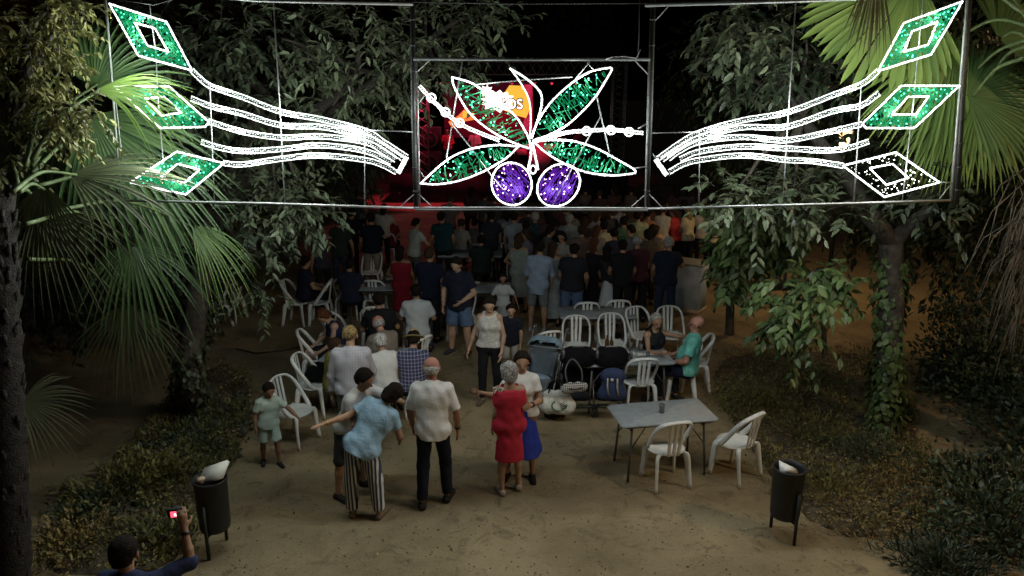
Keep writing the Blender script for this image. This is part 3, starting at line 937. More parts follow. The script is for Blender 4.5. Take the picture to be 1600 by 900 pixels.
    for sd in (-1, 1):
        mi[np.linalg.norm(cen - np.array(Hh(sd*.033, .078, .148)), axis=1) < rr*1.25] = 2
        for q in (.016, .034, .050):
            mi[np.linalg.norm(cen - np.array(Hh(sd*q, .082-q*.2, .170)), axis=1) < rr*.85] = 3
    for q in (-.018, 0, .018):
        mi[np.linalg.norm(cen - np.array(Hh(q, .090-abs(q)*.2, .083)), axis=1) < rr*.85] = 1
    body = npmesh('body', V, [Qd], [skm, lip, eye, brow], root, True, mi)
    def garment(name, sdf, m, wob=.004, cuts=(), hh=None, parent=root):
        V, Qd = sdf.mesh(hh or res, wob, 9.0, cuts)
        if len(Qd): return npmesh(name, V, [Qd], m, parent, True)
    # bottom
    def limb_clip(sd, t, seg=0):
        hp, kn, an = legs[sd]
        a, b = (hp, kn) if t <= 1 else (kn, an)
        q = a.lerp(b, t if t <= 1 else t-1)
        return q, (b-a).normalized()
    if bottom:
        kind = bottom['kind']; m = bottom.get('mat') or cloth(bottom['c'])
        G = Sdf(); off = .008*s
        if kind in ('trousers', 'shorts'):
            L = bottom.get('len', 1.93 if kind == 'trousers' else .92)
            wd = bottom.get('wide', 1.0)
            for a, b, ra, rb, f in torso[:1]: G.cone(a, b, ra+off, rb+off, .03*s, f)
            G.cone(T(0, 0, .0), T(0, 0, .10), .125*s*bw+off*.6, .120*s*bw+off*.6, .03*s, (fwd, .9), [(T(0, 0, .115), upv)])
            for sd in (-1, 1):
                hp, kn, an = legs[sd]
                q, dn = limb_clip(sd, L)
                if L <= 1:
                    G.cone(hp, kn, (.092*s*bw+off), (.075*s*bw+off)*wd, .03*s, None, [(q, dn)])
                else:
                    G.cone(hp, kn, .090*s*bw+off, (.060*s*bw+off)*wd, .03*s)
                    G.cone(kn, an, (.060*s*bw+off)*wd, (.044*s+off)*wd, .02*s, None, [(q, dn)])
            garment('trousers' if kind == 'trousers' else 'shorts', G, m, .004)
        elif kind == 'skirt':
            q = bottom.get('len', .62)
            hem = hip + Vector((0, .02, -q*s))
            G.cone(T(0, 0, .12), hip + Vector((0, 0, -.02)), .115*s*bw+off, .15*s*bw, .02, (fwd, .85))
            G.cone(hip, hem, .15*s*bw, bottom.get('wide', .24)*s, .02, None, [(hem, (0, 0, -1))])
            V_, Q_ = G.mesh(res, .006, 7.0)
            npmesh('skirt', V_, [Q_], m, root, True)
    if dress:
        m = dress.get('mat') or cloth(dress['c'])
        G = Sdf(); off = .016*s
        for a, b, ra, rb, f in torso: G.cone(a, b, ra+off, rb+off, .04*s, f, [(T(0, 0, dress.get('neck', .46)), upv)])
        hem = hip + Vector((0, 0, -dress.get('len', .45)*s))
        G.cone(T(0, 0, .38), hip, .122*s*bw+off, .136*s*bw+off, .05, (Vector((0, 1, 0)), .85))
        for sd in (-1, 1): G.cone(T(sd*.085, -.07, .42), T(sd*.085, -.02, .535), .020*s, .018*s, .02); G.cone(T(sd*.085, .06, .42), T(sd*.085, -.02, .535), .020*s, .018*s, .02)
        G.cone(hip, hem, .135*s*bw+off, dress.get('wide', .19)*s, .03, (Vector((0, 1, 0)), .85), [(hem, (0, 0, -1))])
        garment('dress', G, m, .003)
    if top:
        m = top.get('mat') or cloth(top['c'])
        G = Sdf(); off = (.014 if top.get('loose') else .011)*s
        hemz = top.get('hem', -.05); slv = top.get('sleeve', .55)
        for q, (a, b, ra, rb, f) in enumerate(torso):
            if slv > 0 or q not in (4, 5): G.cone(a, b, ra+off, rb+off, .04*s, f)
        if slv == 0:
            for sd in (-1, 1): G.cone(T(sd*.085, -.06, .42), T(sd*.08, -.02, .53), .034*s, .030*s, .03); G.cone(T(sd*.085, .05, .42), T(sd*.08, -.02, .53), .034*s, .030*s, .03)
        if hemz < .0: G.cone(T(0, 0, .08), T(0, 0, hemz), .132*s*bw+off, (.148 if top.get('loose') else .142)*s*bw+off, .04, (fwd, .90))
        else: pass
        am = bw*(.88 if female else 1)
        if slv > 0:
            for sd in (-1, 1):
                sh, el, wr = arms[sd]
                G.cone(T(sd*shw*.75, -.005, .455), sh, .060*s*bw+off*.8, .056*s*bw+off, .03*s)
                if slv <= 1:
                    q = sh.lerp(el, slv)
                    G.cone(sh, el, .056*s*am+off, (.060 if top.get('wide') else .048)*s*am+off, .02*s, None, [(q, el-sh)])
                else:
                    q = el.lerp(wr, slv-1)
                    G.cone(sh, el, .056*s*am+off, .044*s*am+off, .02*s)
                    G.cone(el, wr, .044*s*am+off, .032*s*am+off, .015*s, None, [(q, wr-el)])
        cuts = [(T(0, 0, hemz), -upv)]
        garment(top.get('name', 'shirt'), G, m, .0042 if top.get('loose') else .0032, cuts)
        if top.get('collar'):
            K = Sdf(); K.cone(T(-.03, -.012, .535), T(.03, -.012, .535), .062*s, .062*s, .01, (upv, .5))
            garment('collar', K, m if top['collar'] is True else cloth(top['collar']), 0)
    # hair
    hst, hc = hair
    if hst != 'none':
        hm = mat('hair_'+hc, HAIRS[hc], .75, .5, 70, bump=.8, bscale=150, spec=.12)
        G = Sdf(); hr = res*.9
        sk = (Hh(0, -.020, .190), Hh(0, .012, .182))
        grow = .012*R_
        if hst == 'bald':       # ring of hair round the back and sides, bare crown
            G.cone(Hh(0, -.022, .150), Hh(0, -.01, .150), .088*R_, .086*R_, .01)
            garment('hair', G, hm, .002, [(Hh(0, 0, .185), hu), (Hh(0, .0, .085), -hu), (Hh(0, .028, .15), hf)], hr)
        elif hst == 'thin':
            G.cone(sk[0], sk[1], .092*R_, .086*R_, .01)
            garment('hair', G, hm, .003, [(Hh(0, .015, .15), hf*.8 - hu*.35), (Hh(0, 0, .09), -hu)], hr)
        else:
            G.cone(sk[0], sk[1], .088*R_+grow, .084*R_+grow, .01)
            G.cone(Hh(0, -.045, .14), Hh(0, -.04, .11), .066*R_+grow, .055*R_+grow, .02)
            w = .003
            if hst in ('bob', 'curly'):
                w = .007 if hst == 'curly' else .004
                for sd in (-1, 1): G.cone(Hh(sd*.060, -.02, .18), Hh(sd*.066, -.02, .085), .048*R_, .044*R_, .02)
                G.cone(Hh(0, -.05, .17), Hh(0, -.055, .08), .078*R_, .066*R_, .02)
                if hst == 'curly': G.cone(Hh(0, -.03, .2), Hh(0, -.03, .2), .112*R_, .112*R_, .02)
            if hst == 'long':
                G.cone(Hh(0, -.045, .18), Hh(0, -.075, .06), .082*R_, .08*R_, .02, (hf, .7))
                G.cone(Hh(0, -.075, .06), T(0, -.13, .36), .085*R_, .075*R_, .02, (fwd, .55))
            if hst == 'pony': G.cone(Hh(0, -.10, .19), Hh(0, -.13, .07), .032*R_, .02*R_, .01)
            if hst == 'bun': G.cone(Hh(0, -.105, .2), Hh(0, -.11, .2), .042*R_, .04*R_, .01)
            lowz = {'short': .085, 'pony': .09, 'bun': .09, 'bob': .02, 'curly': .03, 'long': -.9}[hst]
            garment('hair', G, hm, w*1.5, [(Hh(0, .036, .186), hf*.85 - hu*.52)] + ([(Hh(0, 0, lowz), -hu)] if lowz > -.5 else []), hr)
    # shoes
    if shoes is not None:
        shm = cloth(shoes); sole = mat('shoe_sole', (.12, .10, .08), .8)
        for sd in (-1, 1):
            heel, toe, f_ = feet[sd]; an = legs[sd][2]
            G = Sdf()
            G.cone(heel, toe, .040*s, .036*s, .02*s)
            if not female: G.cone(an + Vector((0, 0, -.02*s)), heel, .044*s, .042*s, .02*s)
            G.cone(heel + Vector((0, 0, -.0)), toe, .040*s, .036*s, .01)
            o = garment('shoe', G, shm, 0, [(heel + Vector((0, 0, -.034*s)), (0, 0, -1))] if pose.get('heelL' if sd < 0 else 'heelR', 0) == 0 else [], min(res, .012))
    info = dict(root=root, T=T, H=Hh, arms=arms, legs=legs, feet=feet, s=s, body=body, fwd=fwd, up=upv, rt=rt, garment=garment, hf=hf, hu=hu, R=R_)
    if extras: extras(info)
    return info
# ------------------------------------------------------------------ vegetation
LT_V = np.array([[0,0,0],[.34,0,-.02],[.70,0,-.05],[1,0,-.14],[.24,.20,.05],[.62,.20,.03],[.24,-.20,.05],[.62,-.20,.03]])
LT_T = [(0,1,4),(2,3,5),(0,6,1),(2,7,3)]
LT_Q = [(1,2,5,4),(1,6,7,2)]
LS_V = np.array([[0,0,0],[.5,.20,.03],[1,0,-.10],[.5,-.20,.03]])
LS_T = [(0,2,1),(0,3,2)]
def unit(a): return a/np.maximum(np.linalg.norm(a, axis=1, keepdims=True), 1e-9)
def leaf_arrays(pos, d, nrm, L, W, simple=False):
    d = unit(d); b = unit(np.cross(nrm, d)); n = np.cross(d, b)
    TV = LS_V if simple else LT_V
    V = pos[:, None, :] + TV[None, :, 0:1]*d[:, None, :]*L[:, None, None] + TV[None, :, 1:2]*b[:, None, :]*(L*W)[:, None, None] + TV[None, :, 2:3]*n[:, None, :]*L[:, None, None]
    k = len(TV); off = (np.arange(len(pos))*k)[:, None, None]
    T = (np.array(LS_T if simple else LT_T)[None]+off).reshape(-1, 3)
    Q = np.zeros((0, 4), int) if simple else (np.array(LT_Q)[None]+off).reshape(-1, 4)
    return V.reshape(-1, 3), Q, T, k
def leaf_mesh(name, pos, d, nrm, L, W, m, parent=None, simple=False, shade=None, kind=None):
    V, Q, T, k = leaf_arrays(pos, d, nrm, L, W, simple)
    r = RNG.random(len(pos)) if shade is None else np.clip(shade + RNG.normal(0, .22, len(pos)), 0, 1)
    o = npmesh(name, V, [Q, T], m, parent, True, None, np.repeat(r, k))
    if kind: o['kind'] = kind
    return o
def sprays(clumps, n_twig, leaves, tlen, droop, L, W, flat=.35, out=.6):
    """twigs set through the volume of every clump, leaves alternating along them"""
    PP, DD, NN, LL, SH = [], [], [], [], []
    stems = []
    for ci, (c, r, wgt) in enumerate(clumps):
        nt = max(3, int(n_twig*wgt)); c = np.array(c); r = np.array(r)
        tone = RNG.uniform(.15, .85)
        u = unit(RNG.normal(size=(nt, 3))); rad = RNG.random(nt)**.45
        p0 = c + u*r*rad[:, None]
        dirs = unit(u*out + RNG.normal(size=(nt, 3))*.55 + np.array([0, 0, -droop*.4]))
        for a, dd in zip(p0, dirs):
            tl = tlen*RNG.uniform(.6, 1.3)
            k = leaves
            t = np.linspace(.1, 1, k)
            pts = a + dd*(tl*t)[:, None] + np.array([0, 0, -1])*(droop*tl*.6*t**2)[:, None]
            tan = unit(dd + np.array([0, 0, -1])*(droop*1.2*t)[:, None])
            side = np.cross(tan, np.array([0, 0, 1.0])); side = unit(side + 1e-6)
            sg = np.where(np.arange(k) % 2 == 0, 1, -1)[:, None]
            ld = unit(tan*.75 + side*sg*.75 + RNG.normal(size=(k, 3))*.28 + np.array([0, 0, -droop*.55]))
            nn = unit(RNG.normal(size=(k, 3))*flat + np.array([0, -.25, 1.0]))
            PP.append(pts); DD.append(ld); NN.append(nn); LL.append(L*RNG.uniform(.65, 1.2, k)); SH.append(np.full(k, tone))
            stems.append((a, a+dd*tl*.5+np.array([0, 0, -droop*tl*.15]), pts[-1]))
    return np.concatenate(PP), np.concatenate(DD), np.concatenate(NN), np.concatenate(LL), np.concatenate(SH), stems
def limb(mb, a, b, r0, r1, sag=.1, n=7, wig=.08):
    a = Vector(a); b = Vector(b); L = (b-a).length
    pts = [a.lerp(b, t) + Vector((random.gauss(0, wig*L*.12), random.gauss(0, wig*L*.12), sag*L*4*t*(1-t)*.25)) if 0 < t < 1 else a.lerp(b, t) for t in np.linspace(0, 1, 6)]
    mb.tube(bez(pts, 12), list(np.linspace(r0, r1, len(bez(pts, 12)))), n=n)
def tree(label, base, fork, clumps, leafm, n_twig, leaves, tlen=.5, droop=.8, L=.11, W=.95, r0=.16, r1=.10, name='tree', group=None, simple=False, trunk_pts=None, branch_r=.05, W_=None, extra_fork=()):
    t = thing(name, label, 'tree', base, 0, group)
    bv = Vector(base)
    m = MB()
    pts = [Vector((0, 0, -.05))] + [Vector(p)-bv for p in (trunk_pts or [])] + [Vector(fork)-bv]
    c = bez(pts, 16)
    m.tube(c, [r0*1.35] + list(np.linspace(r0, r1, len(c)-1)), n=11)
    tr = m.build('trunk', BARK, t, smooth=True)
    m = MB()
    f = Vector(fork)-bv
    forks = [f] + [Vector(q)-bv for q in extra_fork]
    for q in forks[1:]: limb(m, f, q, r1*.8, branch_r*1.3, .05)
    for c_, r_, w_ in clumps:
        e = Vector(c_)-bv
        s_ = min(forks, key=lambda q: (q-e).length)
        limb(m, s_, e, branch_r, .012, .12, 6)
    Pp, D, N, Ls, SH, stems = sprays([(np.array(Vector(c_)-bv), r_, w_) for c_, r_, w_ in clumps], n_twig, leaves, tlen, droop, L, W)
    for a, b, e in stems[:: 1 if not simple else 3]:
        m.tube([a, b, e], [.006, .004, .002], n=3, cap=False)
    m.build('branches', BARK, t, smooth=True, kind='stuff')
    leaf_mesh('crown', Pp, D, N, Ls, np.full(len(Ls), W), leafm, t, simple, SH)
    return t

def px_clump(px, py, Y, rx, ry, rd, w=1.0):
    """a clump of foliage round the place seen at a picture point, radii in metres from picture sizes"""
    c = at(px, py, Y); k = Y/1100.0
    return (tuple(c), (rx*k, rd, ry*k), w)

# tall tree in the middle left, crown behind the light panel
mid_tree = tree('broad leafy tree standing behind the white hand on the left', P(292, 640), at(330, 330, 10.4),
     [px_clump(330, 60, 9.6, 80, 60, .9, 1.3), px_clump(440, 60, 9.4, 90, 60, .9, 1.5), px_clump(560, 70, 9.2, 90, 70, .8, 1.6), px_clump(690, 60, 9.8, 90, 45, .8, 1.2),
      px_clump(400, 160, 9.8, 80, 60, .8, 1.1), px_clump(520, 165, 9.5, 70, 50, .7, 1.1), px_clump(600, 120, 9.6, 60, 60, .7, 1.0), px_clump(740, 20, 10.2, 60, 35, .8, .8),
      px_clump(310, 190, 10.2, 70, 60, .8, .8), px_clump(440, 250, 10.0, 70, 40, .7, .7), px_clump(690, 110, 9.4, 50, 30, .5, .5),
      px_clump(430, 300, 9.4, 60, 45, .6, 1.0), px_clump(400, 340, 9.2, 50, 40, .5, .9), px_clump(470, 330, 9.3, 45, 30, .5, .8), px_clump(408, 420, 9.2, 22, 55, .3, .4), px_clump(250, 40, 10.0, 60, 60, .8, .8)],
     LEAF_A, 40, 9, .38, .35, .135, .8, .17, .13, trunk_pts=[P(290, 600, .8)+Vector((0, .2, .3))], extra_fork=[at(420, 150, 10.2), at(560, 110, 9.8), at(660, 70, 10.0)])
# right: ivy clad tree
tr_base = P(1383, 682)
ivy_tree = tree('ivy covered forked tree right of the path under the unlit diamond', tr_base, at(1392, 380, tr_base.y+.35),
     [px_clump(1180, 40, 9.0, 60, 45, .7, 1.2), px_clump(1260, 60, 9.0, 80, 50, .7, 1.3), px_clump(1150, 110, 9.2, 45, 40, .6, .8), px_clump(1215, 125, 9.0, 65, 35, .6, 1.0), px_clump(1310, 130, 9.3, 40, 30, .6, .6),
      px_clump(1130, 30, 9.6, 40, 40, .5, .6), px_clump(1150, 298, 8.6, 55, 20, .5, .7), px_clump(1240, 292, 8.8, 65, 20, .6, .8), px_clump(1340, 225, 9.6, 50, 30, .5, .4), px_clump(1200, 320, 8.8, 60, 25, .5, .7),
      px_clump(1450, 300, 8.8, 60, 40, .5, .7), px_clump(1290, 330, 9.0, 60, 30, .5, .6), px_clump(1440, 250, 9.4, 40, 30, .5, .4)],
     LEAF_A, 38, 9, .34, .35, .140, .85, .17, .15, trunk_pts=[at(1388, 560, tr_base.y+.1), at(1393, 450, tr_base.y+.3)], extra_fork=[at(1335, 315, tr_base.y+.3), at(1455, 325, tr_base.y+.2), at(1250, 180, 9.2)])
# ivy on its trunk
def ivy(parent, path, rad, n, L, m, name='ivy'):
    pts = bez([Vector(p) for p in path], 30); b = parent.location
    Pp, D, N = [], [], []
    for i in range(n):
        t = random.random()**.9
        q = pts[min(int(t*(len(pts)-1)), len(pts)-1)]
        a = random.uniform(0, 2*math.pi)
        r = rad*(1.0+.35*math.sin(9*t+2*a)) * random.uniform(.85, 1.25)
        o = Vector((math.cos(a), math.sin(a), 0))
        Pp.append(q + o*r + Vector((0, 0, random.uniform(-.1, .1))) - b)
        D.append(Vector((random.gauss(0, .5), random.gauss(0, .5), -1)) + o*.4); N.append(o + Vector((0, 0, .4)))
    leaf_mesh(name, np.array(Pp), np.array(D), np.array(N), RNG.uniform(.6, 1.2, n)*L, np.full(n, 1.7), m, parent)
ivy(mid_tree, [P(292, 640), P(290, 600, .8)+Vector((0, .2, .3)), at(310, 460, 10.0)], .19, 900, .08, LEAF_D)
ivy(ivy_tree, [P(1383, 682), at(1384, 600, tr_base.y), at(1390, 500, tr_base.y+.25), at(1394, 400, tr_base.y+.35)], .155, 1500, .100, LEAF_B)
# small tree by the grey counter with fresh leaves
tb = P(1140, 522)
tree('young tree with a dark bare trunk and fresh leaves beside the grey counter', tb, at(1142, 425, tb.y),
     [px_clump(1165, 345, 10.3, 45, 24, .45, 1.1), px_clump(1158, 395, 10.2, 30, 28, .35, 1.0), px_clump(1150, 432, 10.0, 16, 16, .25, .4), px_clump(1200, 375, 10.4, 40, 30, .45, .8), px_clump(1215, 345, 10.5, 40, 25, .4, .7)],
     LEAF_B, 44, 9, .34, .55, .17, 1.0, .085, .07)
# drooping bough of the ivy tree in front
tb2 = P(1290, 560)
tree('slim low tree with drooping leafy boughs left of the ivy covered trunk', tb2, at(1282, 440, tb2.y),
     [px_clump(1250, 460, 8.6, 45, 32, .4, 1.0), px_clump(1215, 490, 8.5, 26, 28, .3, .6), px_clump(1235, 515, 8.5, 30, 22, .3, .5), px_clump(1300, 455, 8.7, 28, 18, .3, .5), px_clump(1275, 425, 8.9, 30, 14, .3, .4)],
     LEAF_B, 30, 9, .32, .6, .15, 1.0, .05, .035)
# near tree at the far left with small olive leaves
nb_ = Vector((-5.9, 6.6, 0))
tree('dense small leaved tree at the upper left edge in front of the palms', nb_, at(-20, 330, 6.8),
     [px_clump(50, 25, 6.9, 60, 45, .35, 1.2), px_clump(15, 110, 6.8, 45, 50, .35, 1.1), px_clump(110, 15, 7.0, 35, 25, .3, .6), px_clump(75, 120, 6.7, 38, 36, .3, .8), px_clump(95, 180, 6.6, 40, 26, .25, .7), px_clump(15, 210, 6.7, 36, 45, .3, .8), px_clump(140, 178, 6.6, 26, 14, .15, .3), px_clump(60, 60, 6.6, 50, 35, .3, .8)],
     LEAF_C, 46, 11, .26, .55, .072, .95, .10, .08, extra_fork=[at(30, 150, 6.8)])
# background trees: crowns seen as dark masses
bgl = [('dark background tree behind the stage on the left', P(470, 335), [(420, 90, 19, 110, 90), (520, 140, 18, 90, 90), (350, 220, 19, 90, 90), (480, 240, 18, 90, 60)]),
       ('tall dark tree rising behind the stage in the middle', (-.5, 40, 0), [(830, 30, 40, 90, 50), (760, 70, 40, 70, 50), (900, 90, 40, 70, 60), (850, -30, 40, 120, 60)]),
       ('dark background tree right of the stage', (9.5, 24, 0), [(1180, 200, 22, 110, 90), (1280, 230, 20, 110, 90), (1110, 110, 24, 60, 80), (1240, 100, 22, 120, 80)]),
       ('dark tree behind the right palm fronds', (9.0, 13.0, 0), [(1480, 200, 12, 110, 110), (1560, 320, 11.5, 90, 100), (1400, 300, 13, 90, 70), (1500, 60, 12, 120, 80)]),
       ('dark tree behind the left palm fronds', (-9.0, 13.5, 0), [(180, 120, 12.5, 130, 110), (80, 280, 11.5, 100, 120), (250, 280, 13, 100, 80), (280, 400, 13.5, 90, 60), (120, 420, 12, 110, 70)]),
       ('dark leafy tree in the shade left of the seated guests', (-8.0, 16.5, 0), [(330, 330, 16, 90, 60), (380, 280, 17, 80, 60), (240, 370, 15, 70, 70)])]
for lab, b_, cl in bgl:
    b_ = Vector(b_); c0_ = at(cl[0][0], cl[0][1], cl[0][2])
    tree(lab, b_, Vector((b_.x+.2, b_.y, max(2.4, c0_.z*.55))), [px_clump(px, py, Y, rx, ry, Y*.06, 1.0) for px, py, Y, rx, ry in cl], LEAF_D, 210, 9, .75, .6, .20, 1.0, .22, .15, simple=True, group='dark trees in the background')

# ------------------------------------------------------------------ fan palms
def frond(parent, hub, axis, nrm, R, span, m, droop=.25, nseg=26, wid=1.0, split=.5, root=None, fold=.3, tipd=.5, shade=.4, name='frond'):
    hub = Vector(hub); a = Vector(axis).normalized(); n = Vector(nrm); n = (n-n.dot(a)*a).normalized(); b = n.cross(a)
    V = []; Q = []; T = []; sh = []
    sp = math.radians(span)
    rs = np.array([.03, .20, .38, .56, .72, .84, .93, 1.0])
    dth = sp/nseg
    for k in range(nseg):
        th = -sp/2 + (k+.5)*dth
        Lk = R*(1-.18*(abs(th)/(sp/2+1e-6))**2)*random.uniform(.9, 1.05)
        s0 = random.uniform(-.02, .02); bend = random.uniform(.6, 1.5)
        tone = min(1, max(0, shade + random.gauss(0, .25)))
        base = len(V)
        for r in rs:
            hw = r*Lk*math.tan(dth/2)*1.02 if r < split else split*Lk*math.tan(dth/2)*1.02*(1-((r-split)/(1-split))**2.2)*wid
            hw = max(hw, .0012)
            ang = th + s0*r
            d = a*math.cos(ang) + b*math.sin(ang); w = -a*math.sin(ang) + b*math.cos(ang)
            c = hub + d*(r*Lk) + Vector((0, 0, -1))*(droop*Lk*r**2*bend*.5 + (tipd*Lk*max(0, r-split)**2*bend))
            V += [c - w*hw + n*(hw*fold), c - n*(hw*fold*.6), c + w*hw + n*(hw*fold)]
            sh += [tone]*3
        for i in range(len(rs)-1):
            q = base+i*3
            Q += [(q, q+1, q+4, q+3), (q+1, q+2, q+5, q+4)]
    b0 = parent.location
    o = npmesh(name, np.array(V)-np.array(b0), [np.array(Q)], m, parent, False, None, sh)
    if root is not None:
        mb = MB(); r_ = Vector(root)
        mid = r_.lerp(hub, .5) + Vector((0, 0, .10*(hub-r_).length))
        c = bez([r_-b0, mid-b0, hub + a*R*.05-b0], 12)
        mb.tube(c, list(np.linspace(.022, .011, len(c))), n=5)
        mb.build('petiole', PETIOLE, o, smooth=True)
    return o
def img_dir(deg, depth=0.0):
    """direction that looks like the given angle in the picture, with some depth"""
    r = math.radians(deg)
    u = Vector((0, SP, CP)); f = Vector((0, CP, -SP))
    return (Vector((1, 0, 0))*math.cos(r) + u*math.sin(r) + f*depth).normalized()
VIEW_N = Vector((0, -CP, SP))
def palm_trunk(t, base, top, r, name='trunk'):
    m = MB(); b = Vector(base); e = Vector(top)
    c = [b.lerp(e, k) - b for k in np.linspace(0, 1, 26)]
    m.tube(c, [r*(1.15 if i % 2 else .96)*(1.25-.25*i/25) for i in range(26)], n=12)
    # old leaf bases
    for i in range(170):
        k = random.random(); a = random.uniform(0, 6.28)
        p = b.lerp(e, k) - b; o = Vector((math.cos(a), math.sin(a), 0))
        m.tube([p + o*r*.95, p + o*r*1.35 + Vector((0, 0, .10))], [.03, .012], n=4)
    return m.build(name, mat('palm_trunk_fibre', (.022, .018, .014), .95, .4, 18, bump=1.0, bscale=60), t, smooth=False)
# left palm
LB = Vector((-4.5, 5.7, 0)); LT = at(40, 300, 6.2); LT = Vector((LT.x-.1, 6.0, LT.z))
lpalm = thing('fan_palm', 'fan palm on the left with fronds around the green glowing diamonds', 'palm tree', LB, 0, 'fan palms beside the arch')
palm_trunk(lpalm, LB, LT, .115)
k_ = lambda px, Y: px*Y/1120.0
for (px, py, Y, deg, dep, Rp, span, m, droop, nt, tip, root) in [
    (147, 138, 7.3, 62, .25, 150, 170, FROND, .10, (.2, 0, .1), .2, (50, 250, 6.4)),
    (150, 140, 6.75, 2, -.1, 150, 70, FROND_Y, .12, (0, 0, .9), .4, (50, 250, 6.3)),
    (140, 180, 7.6, -52, .25, 210, 130, FROND, .15, (0, 0, .2), .3, (50, 260, 6.6)),
    (165, 215, 7.8, -25, .35, 190, 100, FROND, .2, (0, 0, .5), .4, (50, 270, 6.6)),
    (110, 273, 6.8, 0, -.02, 190, 110, FROND_OLD, .12, (.0, .15, 1.2), .25, (20, 300, 5.9)),
    (70, 290, 6.4, -95, .1, 120, 110, FROND_OLD, .1, (0, 0, .1), .2, (30, 300, 6.0)),
    (245, 300, 8.1, -88, .2, 105, 150, FROND, .3, (0, 0, .4), .4, (60, 290, 6.6)),
    (207, 378, 8.0, -58, .1, 130, 200, FROND, .22, (0, -.2, .8), .5, (40, 350, 6.0)),
    (300, 352, 8.1, -42, .1, 105, 80, FROND_Y, .25, (0, 0, .6), .5, (80, 330, 6.5)),
    (200, 474, 8.2, -88, .05, 128, 130, FROND_OLD, .10, (.1, 0, .2), .3, (45, 405, 6.4)),
    (34, 628, 7.2, -18, .1, 105, 165, FROND_OLD, .12, (0, 0, .6), .3, (10, 560, 6.0)),
    (95, 110, 7.4, 80, .3, 120, 90, FROND, .06, (0, 0, .3), .15, (40, 260, 6.4)),
    (60, 320, 6.8, -60, .35, 150, 120, FROND_OLD, .25, (0, 0, .3), .3, (30, 300, 6.2)),
    (90, 200, 7.9, -70, .2, 150, 120, FROND, .2, (0, 0, .4), .3, (40, 270, 7.0)),
    (20, 250, 6.5, 150, .2, 140, 160, FROND_OLD, .2, (0, 0, .5), .3, (30, 300, 6.2))]:
    frond(lpalm, at(px, py, Y), img_dir(deg, dep), VIEW_N + Vector(nt), k_(Rp, Y), span, m, droop, int(10+span*.115), 1.0, .36, at(*root), shade=random.uniform(.2, .75), tipd=tip*1.9)
# dead skirt of the left palm
def skirt(parent, px0, py0, py1, Y, n, spread, L):
    V = []; mbs = MB()
    for i in range(n):
        py = random.uniform(py0, py1)
        a = at(px0 + random.gauss(0, spread*.35), py, Y + random.gauss(0, .15)) - parent.location
        dx = random.gauss(0, .30); dy = random.gauss(0, .22)
        l = L*random.uniform(.5, 1.2)
        mid = a + Vector((dx*l*.6, dy*l*.6, -l*.45)); e = a + Vector((dx*l*.8, dy*l*.8, -l))
        mbs.tube([a, mid, e], [.008, .010, .002], n=3, cap=False, flat=(1, .35))
    o = mbs.build('dead_frond_skirt', mat('dead_palm_fibre', (.12, .10, .075), .85, .4, 6), parent, kind='stuff')
# right palm
RB = Vector((6.7, 8.0, 0)); RT = at(1660, 60, 7.9)
rpalm = thing('fan_palm', 'fan palm at the right edge with bright fronds behind the top diamond', 'palm tree', RB, 0, 'fan palms beside the arch')
palm_trunk(rpalm, RB, RT, .17)
for (px, py, Y, deg, dep, Rp, span, m, droop, nt, tip, root) in [
    (1432, -42, 8.3, 232, .1, 175, 125, FROND_Y, .06, (-.2, 0, .1), .1, (1600, 20, 7.3)),
    (1496, 52, 8.3, 250, .15, 185, 100, FROND_Y, .08, (.1, 0, .1), .15, (1610, 40, 7.4)),
    (1498, 135, 8.4, 262, .2, 150, 80, FROND_Y, .1, (0, 0, .1), .2, (1610, 60, 7.5)),
    (1512, 150, 7.9, -8, -.1, 150, 170, FROND, .15, (0, 0, .5), .3, (1600, 90, 7.2)),
    (1535, 128, 8.2, -62, .1, 160, 110, FROND_Y, .15, (0, 0, .2), .2, (1610, 70, 7.4)),
    (1560, 60, 7.9, 20, .1, 150, 160, FROND, .15, (0, 0, .5), .3, (1610, 60, 7.3)),
    (1372, -70, 7.1, 262, -.05, 150, 40, FROND_OLD, .05, (.2, 0, .1), .1, (1560, -60, 7.2)),
    (1570, -10, 7.6, 80, .1, 150, 140, FROND, .1, (0, 0, .4), .3, (1610, 40, 7.3)),
    ]:
    frond(rpalm, at(px, py, Y), img_dir(deg, dep), VIEW_N + Vector(nt), k_(Rp, Y), span, m, droop, int(12+span*.14), 1.0, .82 if px == 1432 else .55, at(*root), shade=random.uniform(.1, .5), tipd=tip)
skirt(rpalm, 1612, 260, 470, 7.6, 120, 40, .8)

# ------------------------------------------------------------------ shrubs and ground cover
def shrub(label, px, py, r, h, leafm, n, L, W=1.0, group=None, upright=.3, name='shrub'):
    b = P(px, py); t = thing(name, label, 'shrub', b, 0, group)
    u = unit(RNG.normal(size=(n, 3))); u[:, 2] = np.abs(u[:, 2])
    rad = RNG.random(n)**.4
    if h < .8: h *= .58
    r *= 1.12
    lob = 1+.35*np.sin(u[:, 0]*5+px)*np.cos(u[:, 1]*4+py)+.2*np.sin(u[:, 0]*11+u[:, 1]*9)
    Pp = u*np.array([r, r, h])*(rad*lob)[:, None]
    D = u*.8 + RNG.normal(size=(n, 3))*.5 + np.array([0, 0, upright])
    N = RNG.normal(size=(n, 3))*.6 + np.array([0, -.2, 1])
    leaf_mesh('foliage', Pp, D, N, L*RNG.uniform(.5, 1.3, n), np.full(n, W), leafm, t, L < .06, RNG.random()*np.ones(n)*.4+.3, kind='stuff')
    m = MB()
    for _ in range(16):
        a = random.uniform(0, 6.28); q = random.uniform(.3, .9)
        m.tube([(0, 0, 0), (math.cos(a)*r*q*.5, math.sin(a)*r*q*.5, h*.5), (math.cos(a)*r*q, math.sin(a)*r*q, h*.85)], [.008, .006, .003], n=3)
    m.build('stems', BARK, t)
    return t
gR = 'shrubs in the bed right of the path'; gL = 'shrubs in the bed left of the path'
